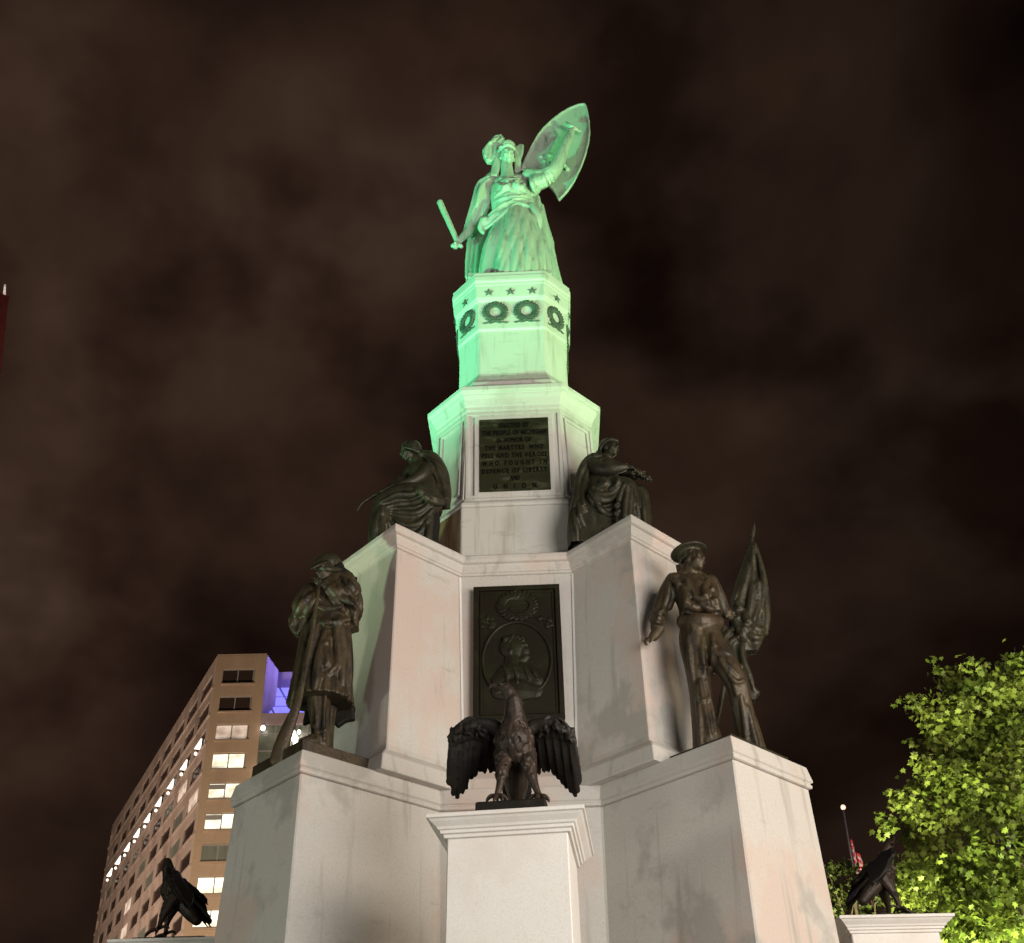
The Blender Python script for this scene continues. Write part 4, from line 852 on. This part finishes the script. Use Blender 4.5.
for m_ in (LIT, LITD):                                      # rooms behind: ceiling light, curtains and shadows of furniture
    t = m_.node_tree; b_ = t.nodes['Principled BSDF']; g_ = N(t, 'ShaderNodeNewGeometry'); mp_ = N(t, 'ShaderNodeMapping'); mp_.inputs['Scale'].default_value = (.55, .55, .8)
    n_ = N(t, 'ShaderNodeTexNoise', i_Scale=1.0, i_Detail=3.0); t.links.new(g_.outputs['Position'], mp_.inputs[0]); t.links.new(mp_.outputs[0], n_.inputs[0])
    e_ = b_.inputs['Emission Color'].default_value[:3]
    t.links.new(ramp(t, n_.outputs[0], [(.36, tuple(.45 * q for q in e_)), (.52, e_), (.66, (1.25, 1.2, 1.05) if m_ is LIT else tuple(1.5 * q for q in e_))]), b_.inputs['Emission Color'])
BULB = mat('bulb', (1, 1, 1), .5, emit=(1.0, .93, .85), estr=5)
STEEL = mat('painted_steel', (.25, .24, .23), .5)
HA = at(217.6, 656.1, d=120); HU = np.array([-.51369, .85798, 0]); HV = np.array([.9995, .0318, 0])
HN = np.array([-HU[1], HU[0], 0]); HF = np.array([HV[1], -HV[0], 0])           # outward normals of the long side and of the front
ZT = HA[2]; Vz = np.array([0, 0, 1.])
HT = empty('hotel_building', (HA[0], HA[1], 0)); tag(HT, 'tall brown concrete hotel with lit windows behind the monument, at left', 'building')
def sb(bm, a, du, dv, dz):                                   # skewed box: corner a, three edge vectors
    c = [np.array(a) + i * np.array(du) + j * np.array(dv) + k * np.array(dz) for i in (0, 1) for j in (0, 1) for k in (0, 1)]
    v = [bm.verts.new(Vector(p)) for p in c]
    for f in ((0, 1, 3, 2), (4, 6, 7, 5), (0, 4, 5, 1), (2, 3, 7, 6), (0, 2, 6, 4), (1, 5, 7, 3)): bm.faces.new([v[i] for i in f])
def fin(bm): bmesh.ops.recalc_face_normals(bm, faces=bm.faces); return bm
G0 = np.array([HA[0], HA[1], 0]); WF, DS = 6.12, 70.7
_fr = G0 + HV * WF; HR = at(278.5, 670.5, z=ZT) - (_fr + Vz * ZT); HRl = np.linalg.norm(HR); HR = HR / HRl; print('HR', HR, HRl)
bm = bmesh.new(); sb(bm, G0 + HU * 1.2 + HV * .6 + Vz * .02, HV * (WF - 1.0), HU * (DS - 2), Vz * (ZT - .5)); obj('core', fin(bm), CORE, HT)
bm = bmesh.new(); pl_ = [G0 + HV * (WF - .7) + HU * .62, G0 + HV * WF + HU * .62 - HU * .6, G0 + HV * WF + HR * HRl, G0 + HV * (WF - .7) + HU * 60]; pl_[1] = G0 + HV * WF + HR * .03; rings(bm, [[p + Vz * .01 for p in pl_], [p + Vz * ZT for p in pl_]]); obj('flank_wall', fin(bm), CONC_SIDE, HT)
rows = [(ZT - 1.75 - 3.71 * k, 1.95) for k in range(10)]      # window heads
x0w, x1w = .92, 4.80
bm = bmesh.new()                                             # front wall: jambs and spandrels about one column of windows
sb(bm, G0, HV * x0w, HU * .6, Vz * ZT); sb(bm, G0 + HV * x1w, HV * (WF - x1w), HU * .6, Vz * ZT)
zz = ZT
for zh, h in rows + [(0, 0)]:
    sb(bm, G0 + HV * (x0w) + Vz * max(0, zh) + HU * .0, HV * (x1w - x0w), HU * .58, Vz * (zz - zh)); zz = zh - h
obj('front_wall', fin(bm), CONC, HT)
fm = [DARKGL, DARKGL, LITD, LIT, LIT, LIT, GREYGL, LIT, LIT, GREYGL]
for k, (zh, h) in enumerate(rows):
    o = G0 + HV * x0w + HU * .42 + Vz * (zh - h)
    W_ = x1w - x0w; bm = bmesh.new()
    for a, w_, z_, hh in ((0, W_, 0, .10), (0, W_, h - .10, .10), (0, .10, .10, h - .2), (W_ - .10, .10, .10, h - .2), (W_ / 2 - .06, .12, .10, h - .2)):
        sb(bm, o + HV * a + Vz * z_ - HU * .08, HV * w_, HU * .10, Vz * hh)
    if k > 1: sb(bm, o + HV * .1 + Vz * (h * .62) - HU * .02, HV * ((W_ / 2 - .16) if k in (4, 5) else .02), HU * .03, Vz * h * .30)
    wdw = obj('window', fin(bm), STEEL, HT)
    bm = bmesh.new(); sb(bm, o + HV * .02 + Vz * .02, HV * (W_ - .04), HU * .05, Vz * (h - .04)); obj('pane', fin(bm), fm[k], wdw)
    bm = bmesh.new(); sb(bm, G0 + HV * (x0w - .12) + Vz * (zh - h - .34) - HU * .22, HV * (W_ + .24), HU * .23, Vz * .2); obj('sill', fin(bm), CONC, wdw)
# long side: piers between ten bays and a spandrel at every floor
SP = 7.36; bays = 9
bm = bmesh.new()
edges = [(.6, 1.35)] + [(1.35 + SP * (k + 1) - 2.0, 1.35 + SP * (k + 1)) for k in range(bays)] + [(1.35 + SP * bays + 3.0, DS)]
for a, b_ in edges: sb(bm, G0 + HU * a - HN * .0, HU * (b_ - a), -HN * .6, Vz * ZT)
ends = [(edges[i][1], edges[i + 1][0]) for i in range(len(edges) - 1)]
for a, b_ in ends:
    zz = ZT
    for zh, h in rows + [(0, 0)]:
        sb(bm, G0 + HU * a + Vz * max(0, zh) - HN * .01, HU * (b_ - a), -HN * .57, Vz * (zz - zh)); zz = zh - h
obj('side_wall', fin(bm), CONC_SIDE, HT)
bm = bmesh.new()
for zh, h in rows: sb(bm, G0 + HU * .3 + Vz * (zh - h - .55), HU * (DS - .1), HN * .16, Vz * .30)
obj('floor_ledges', fin(bm), CONC_SIDE, HT)
pw = None
for k, (zh, h) in enumerate(rows):
    for i, (a, b_) in enumerate(ends[:bays]):
        bm = bmesh.new(); o = G0 + HU * (a + .02) - HN * .13 + Vz * (zh - h + .02)
        sb(bm, o, HU * (b_ - a - .04), -HN * .05, Vz * (h - .04))
        rr = random.random()
        obj('window', fin(bm), DARKGL if (k < 2 or rr < .62) else (GREYGL if rr < .9 else LITD), HT)
zl = rows[2][0] - .1
for i in range(9):
    o = G0 + HU * (2.9 + SP * i) + Vz * (zl - 2.1)
    bm = bmesh.new(); q = [o + HN * .02, o + HN * .80, o + HN * .16 + Vz * 1.45, o + HN * .02 + Vz * 1.45]  # glowing wedge imitates the lamp's wash of light on the wall
    rings(bm, [[p for p in q], [p + HU * .12 for p in q]]); washo = obj('light_wash_wedge', fin(bm), LAMP_WASH, HT)
    bm = bmesh.new(); ball_w(bm, o + HN * .55 - Vz * .62, (.20, .20, .24), None, 10); obj('bulb', bm, LAMP_WASH, washo)
# tower top parapet, and the lower wing to the right with its blue roof lights
bm = bmesh.new(); sb(bm, G0 + HV * .03 + HU * .03 + Vz * (ZT - .001), HV * (WF - .06), HU * (DS - .2), Vz * .25); obj('parapet', fin(bm), CONC, HT)
fpl = (G0, HF)
zb = at(275, 713, plane=fpl)[2]; zg = at(275, 724, plane=fpl)[2]
PURP = mat('plum_painted_wall', (.30, .22, .23), .8, noise=[((.3, .3, .3), .45, .7, (.24, .175, .18), 3)])
bm = bmesh.new(); sb(bm, G0 + HV * (WF + .01) + HU * .35, HV * 34, HU * .8, Vz * (zg - .01)); GLZ = mat('dark_curtain_glass', (.10, .115, .09), .18, noise=[((.3, .3, .3), .4, .7, (.20, .21, .17), 4)])
obj('glazed_wing', fin(bm), GLZ, HT)
bm = bmesh.new()
for k in range(18): sb(bm, G0 + HV * (WF + .02 + k * 1.9) + HU * .22, HV * .10, HU * .14, Vz * (zg - .02))
for k in range(18): sb(bm, G0 + HV * (WF + .02) + HU * .25 + Vz * (zg - 2.2 * k - 1.2), HV * 34, HU * .11, Vz * .12)
obj('mullions', fin(bm), STEEL, HT)
bm = bmesh.new(); sb(bm, G0 + HV * (WF + .01) + Vz * zg, HV * 34, HU * 1.5, Vz * (zb - zg)); obj('wing_beam', fin(bm), PURP, HT)
bpl = (G0 + HU * 10, HF); zs = at(278, 689, plane=bpl)[2]; zp = at(286, 672, plane=bpl)[2]
bm = bmesh.new(); sb(bm, G0 + HV * (WF + .02) + HU * 10 + Vz * (zb - 4), HV * 34, HU * 8, Vz * (zp - zb + 4)); obj('penthouse', fin(bm), PURP, HT)
bm = bmesh.new(); p0 = G0 + HV * (WF + .05) + HU * 1.6 + Vz * (zb + .02); p1 = G0 + HV * (WF + .05) + HU * 9.95 + Vz * zs
rings(bm, [[p0, p0 + HV * 33, p1 + HV * 33, p1], [p + Vz * .15 for p in (p0, p0 + HV * 33, p1 + HV * 33, p1)]]); sk = obj('skylight', fin(bm), BLUE, HT)
bm = bmesh.new()
for t in (.33, .66): 
    c = p0 * (1 - t) + p1 * t; sb(bm, c + Vz * .16, HV * 33, HU * .25, Vz * .08)
for k in range(12): 
    c = p0 + HV * (2.4 * k + 2) + Vz * .16; rings(bm, [[c, c + HV * .2, c + HV * .2 + Vz * .08, c + Vz * .08], [q + (p1 - p0) for q in (c, c + HV * .2, c + HV * .2 + Vz * .08, c + Vz * .08)]])
obj('glazing_bars', fin(bm), STEEL, sk)
for px_, py_, r_ in ((258.5, 769, .34), (293, 732, .26), (294.5, 738, .42), (296, 744, .34), (299, 732, .22), (328.5, 731, .24), (333, 741, .2), (263, 728, .28)):
    bm = bmesh.new(); ball_w(bm, at(px_, py_, plane=(G0 - HU * .5, HF)), (r_, r_, r_ * 1.25), None, 10); obj('lamp', bm, BULB, HT)
bl = bpl[0] + HV * (WF + 7.5) - HU * 7 + Vz * (zs + 1.5); lamp('POINT', bl, bl, 4600, (.22, .20, 1.0), radius=.5)
lamp('SPOT', G0 + HF * 40 + HV * 12 + Vz * 14, G0 + HV * 6 + Vz * 42, 92000, (1.0, .82, .62), 95, .5, 1.0)      # street lighting before the hotel
lamp('SPOT', G0 + HN * 34 + HU * 22 + Vz * 14, G0 + HU * 26 + Vz * 42, 98000, (1.0, .82, .66), 110, .5, 1.0)

# ---- the dark tower cut by the left edge of the frame
TWM = mat('dark_red_brick', (.15, .032, .026), .8, noise=[((.5, .5, .5), .45, .7, (.09, .022, .02), 3)])
ta, tb_ = at(8.5, 299, d=230), at(-1, 376, d=230)
TW = empty('tower_building', (ta[0] - 9, ta[1], 0)); tag(TW, 'dark red tower top cut off by the left edge of the photo', 'building')
sl = (tb_[0] - ta[0]) / (ta[2] - tb_[2])
bm = bmesh.new(); wz = lambda z: ta[0] - 1.0 + 0 * z
hw0 = 9.0; cxT = ta[0] - hw0
def sqT(h, z): return [(cxT - h, ta[1], z), (cxT + h, ta[1], z), (cxT + h, ta[1] + 2 * hw0, z), (cxT - h, ta[1] + 2 * hw0, z)]
_az = math.atan2(ta[0] - CAMX, ta[1] + CAMD) - .06; _rx = np.array([math.cos(_az), -math.sin(_az), 0]); _ry = np.array([math.sin(_az), math.cos(_az), 0])
def sqT(h, z):
    c = np.array([ta[0], ta[1], 0]) - _rx * hw0 + _ry * hw0
    return [c - _rx * h - _ry * h + Vz * z, c + _rx * h - _ry * h + Vz * z, c + _rx * h + _ry * h + Vz * z, c - _rx * h + _ry * h + Vz * z]
_fl = float((tb_ - ta) @ _rx); zl_ = 2 * tb_[2] - ta[2]
rings(bm, [sqT(hw0 + 2 * _fl, 0), sqT(hw0 + 2 * _fl, zl_), sqT(hw0, ta[2] - .02)]); lamp('SPOT', tuple(np.array([ta[0], ta[1], ta[2] - 20]) - _ry * 45 + _rx * 20), tuple(ta), 20000, (1.0, .6, .5), 90, .6, 1.0); obj('shaft', fin(bm), TWM, TW)  # spot added so the tower shaft does not go black
bm = bmesh.new(); rings(bm, [sqT(hw0 + .15, ta[2] - .03), sqT(hw0 + .15, ta[2] + .7)]); obj('parapet', fin(bm), TWM, TW)
bm = bmesh.new(); tp = at(4.2, 296, y=ta[1]); tq = at(5, 285, y=ta[1]); tube_w(bm, [(*tp, .35), (*tq, .22)]); obj('beacon_mast', bm, BULB if False else LITD, TW)
PURPL = mat('violet_lamp', (.3, .1, .5), .5, emit=(.35, .10, .85), estr=.6)
bm = bmesh.new(); ball_w(bm, at(.6, 299.5, y=ta[1] - .3), (.6, .4, .6), None, 8); obj('violet_lamp', bm, PURPL, TW)

# ================================================================== flagpole far off on the right
FD = 62.
fp0 = at(843.5, 809, d=FD); FPo = empty('flagpole', (fp0[0], fp0[1], 0)); tag(FPo, 'distant flagpole with a lit tip and a limp striped flag, by the leafy tree', 'flagpole')
bm = bmesh.new(); rings(bm, [[(fp0[0] + r * math.cos(a * PI / 4), fp0[1] + r * math.sin(a * PI / 4), z) for a in range(8)] for r, z in ((.16, 0), (.07, fp0[2]))]); obj('pole', bm, mat('dark_pole', (.05, .045, .05), .4, .5), FPo)
bm = bmesh.new(); ball_w(bm, fp0 + Vz * .1, (.15, .15, .17), None, 10); obj('lit_finial', bm, mat('lit_finial', (1, .8, .7), .4, emit=(1.0, .66, .48), estr=.75), FPo)
bm = bmesh.new(); NR = 16
fm_ = bpy.data.materials.new('striped_flag'); fm_.use_nodes = True; t = fm_.node_tree; b_ = t.nodes['Principled BSDF']
tcn = N(t, 'ShaderNodeUVMap'); sxn = N(t, 'ShaderNodeSeparateXYZ'); t.links.new(tcn.outputs[0], sxn.inputs[0])
mm = N(t, 'ShaderNodeMath', operation='MULTIPLY', i_1=6.5); t.links.new(sxn.outputs[1], mm.inputs[0]); mf = N(t, 'ShaderNodeMath', operation='FRACT'); t.links.new(mm.outputs[0], mf.inputs[0])
cr = ramp(t, mf.outputs[0], [(0, (.55, .06, .07)), (.5, (.6, .5, .48))], 'CONSTANT'); t.links.new(cr, b_.inputs['Base Color'])
uvl = None; grid = []
for i in range(NR + 1):
    row = []
    for j in range(11):
        uu = j / 10; vv_ = i / NR
        p = np.array([fp0[0] + .06 + uu * 1.1 * (.30 + .45 * vv_) + .10 * math.sin(uu * 9 + vv_ * 2), fp0[1] + .22 * math.sin(uu * 11 + vv_ * 3), fp0[2] - 1.6 - 2.9 * vv_ - uu * 1.3])
        row.append(bm.verts.new(Vector(p)))
    grid.append(row)
uvl = bm.loops.layers.uv.new('UVMap')
for i in range(NR):
    for j in range(10):
        fcs = bm.faces.new((grid[i][j], grid[i][j + 1], grid[i + 1][j + 1], grid[i + 1][j]))
        for lp, (a, c) in zip(fcs.loops, ((i, j), (i, j + 1), (i + 1, j + 1), (i + 1, j))): lp[uvl].uv = (c / 10, a / NR)
fl = obj('flag', bm, fm_, FPo)
sm = fl.modifiers.new('thickness', 'SOLIDIFY'); sm.thickness = .02
lamp('POINT', (fp0[0] - 5, fp0[1] - 9, fp0[2] - 4), fp0, 5200, (1, .8, .7), radius=.3)  # lamp added to brighten the flag

# ================================================================== trees
def leaf_mat(name, c0, c1, c2):
    m = bpy.data.materials.new(name); m.use_nodes = True; t = m.node_tree; b = t.nodes['Principled BSDF']; b.inputs['Roughness'].default_value = .55
    b.inputs['Specular IOR Level'].default_value = .3
    at_ = N(t, 'ShaderNodeAttribute', attribute_name='tint'); c = ramp(t, at_.outputs['Fac'], [(0, c0), (.5, c1), (1, c2)]); t.links.new(c, b.inputs['Base Color'])
    tr = N(t, 'ShaderNodeBsdfTranslucent'); t.links.new(c, tr.inputs[0]); ms = N(t, 'ShaderNodeMixShader', i_0=.35)
    out = t.nodes['Material Output']; t.links.new(b.outputs[0], ms.inputs[1]); t.links.new(tr.outputs[0], ms.inputs[2]); t.links.new(ms.outputs[0], out.inputs[0])
    return m
BARK = mat('bark', (.09, .07, .05), .9, noise=[((8, 8, 1.5), .4, .7, (.05, .04, .03), 4)], bump=(20, .6, .03))
LEAF2 = [(0, -.5), (.16, -.30), (.48, -.34), (.36, -.08), (.5, .16), (.22, .14), (.0, .58), (-.22, .14), (-.5, .16), (-.36, -.08), (-.48, -.34), (-.16, -.30)]
def leaf_cloud(clumps, size, dens, rngs):
    """clumps: (centre, radius). Lobed leaves, spread through each clump with more of them near its skin, hanging a little"""
    V, Fc, T = [], [], []; n0 = 0
    shape = np.array([(x, y, .10 * abs(x)) for x, y in LEAF2]); nl = len(shape)
    for c, r in clumps:
        n = int(dens * r * r); tc_ = rngs.uniform(.15, .85)
        # twigs: leaves sit in sprays
        nsp = max(3, n // 9); dirs = rngs.normal(size=(nsp, 3)); dirs /= np.linalg.norm(dirs, axis=1)[:, None]
        sprays = c + dirs * (r * rngs.uniform(.35, 1.08, nsp) ** .7)[:, None] * np.array([1, 1, .8])
        for k in range(n):
            sp = k % nsp; p = sprays[sp] + rngs.normal(size=3) * size * .75
            nrm = dirs[sp] * .6 + rngs.normal(size=3) * .55 + np.array([0, 0, .35]); nrm /= np.linalg.norm(nrm)
            dn = np.array([0, 0, -1.]) + rngs.normal(size=3) * .5 + dirs[sp] * .4; yv = dn - nrm * (dn @ nrm); yv /= np.linalg.norm(yv); xv = np.cross(yv, nrm)
            s = size * rngs.uniform(.7, 1.25)
            V.append(p + s * (shape[:, :1] * xv + shape[:, 1:2] * yv - shape[:, 2:] * nrm)); Fc.append(list(range(n0, n0 + nl))); n0 += nl
            T.append(min(1, max(0, tc_ + rngs.normal() * .16)))
    me = bpy.data.meshes.new('foliage'); me.from_pydata(np.concatenate(V).tolist(), [], Fc)
    a = me.attributes.new('tint', 'FLOAT', 'FACE'); a.data.foreach_set('value', np.array(T, np.float32)); me.update()
    return me
def tree(name, label, base, crown_c, clumps, size, dens, m, trunk_r, group=None):
    root = empty(name, base); tag(root, label, 'tree', group)
    obj('crown', leaf_cloud(clumps, size, dens, rng), m, root)
    b = bmesh.new(); base = np.array(base); top = np.array(crown_c)
    fork = base + (top - base) * .55 * np.array([.5, .5, 1])
    tube_w(b, [(*base, trunk_r * 1.35), (*(base + (fork - base) * .15), trunk_r), (*(base + (fork - base) * .6 + np.array([.12, .05, 0])), trunk_r * .85), (*fork, trunk_r * .75), (*(top + np.array([0, 0, .4])), trunk_r * .3)], 1, None, 6, 12)
    pick = sorted(clumps, key=lambda q: -q[1])[:26]
    for c, r in pick:
        st_ = base + (fork - base) * rng.uniform(.6, 1.0); mid = (st_ + c) / 2 + np.array([0, 0, .35]) + rng.normal(size=3) * .15
        tube_w(b, [(*st_, trunk_r * .42), (*mid, trunk_r * .22), (*c, trunk_r * .07)], 1, None, 5, 7)
    obj('trunk', b, BARK, root)
    return root
TY = 3.2; sT = np.linalg.norm(at(960, 800, y=TY) - at(961, 800, y=TY))
cl_ = []
for x, y, r in ((985, 692, 36), (1008, 668, 16), (947, 684, 17), (922, 702, 11), (950, 722, 30), (932, 744, 18), (928, 766, 12), (990, 742, 45), (906, 792, 12), (930, 782, 20), (950, 790, 34), (905, 806, 16), (890, 826, 9), (930, 822, 28), (980, 812, 44), (1010, 780, 40), (912, 832, 18), (940, 850, 34),
                (908, 872, 16), (918, 888, 22), (950, 892, 38), (990, 872, 42), (1015, 905, 40), (965, 930, 32), (1000, 940, 36), (975, 680, 18), (1020, 690, 28), (960, 760, 28), (900, 900, 14), (908, 698, 5), (900, 702, 4), (934, 668, 6), (1014, 662, 8), (915, 770, 5), (896, 796, 5), (880, 828, 5), (888, 822, 6), (968, 668, 8), (958, 676, 8), (912, 745, 5)):
    cl_.append((at(x, y, y=TY + rng.uniform(-.9, .9)), r * sT * .95))
for x, y, r in ((1030, 672, 24), (1056, 652, 36), (1050, 700, 46), (1070, 780, 62), (1080, 860, 60), (1120, 740, 60), (1140, 840, 60), (1060, 930, 60), (1130, 920, 60), (1040, 830, 50), (1020, 740, 44)):
    cl_.append((at(x, y, y=TY + rng.uniform(-.5, 2.2)), r * sT)); 
for k in range(16): cl_.append((at(rng.uniform(960, 1130), rng.uniform(700, 920), y=TY + rng.uniform(1.2, 3.4)), rng.uniform(30, 50) * sT))
cc = at(1065, 810, y=TY + 1)
tree('leafy_tree', 'leafy green tree lit yellow from below, at the right edge of the photo', (cc[0] + .2, cc[1], 0), cc, cl_, .098, 1900, leaf_mat('fresh_leaves', (.075, .112, .016), (.125, .165, .024), (.19, .22, .045)), .17)
TY2 = 12.; sT2 = np.linalg.norm(at(860, 900, y=TY2) - at(861, 900, y=TY2))
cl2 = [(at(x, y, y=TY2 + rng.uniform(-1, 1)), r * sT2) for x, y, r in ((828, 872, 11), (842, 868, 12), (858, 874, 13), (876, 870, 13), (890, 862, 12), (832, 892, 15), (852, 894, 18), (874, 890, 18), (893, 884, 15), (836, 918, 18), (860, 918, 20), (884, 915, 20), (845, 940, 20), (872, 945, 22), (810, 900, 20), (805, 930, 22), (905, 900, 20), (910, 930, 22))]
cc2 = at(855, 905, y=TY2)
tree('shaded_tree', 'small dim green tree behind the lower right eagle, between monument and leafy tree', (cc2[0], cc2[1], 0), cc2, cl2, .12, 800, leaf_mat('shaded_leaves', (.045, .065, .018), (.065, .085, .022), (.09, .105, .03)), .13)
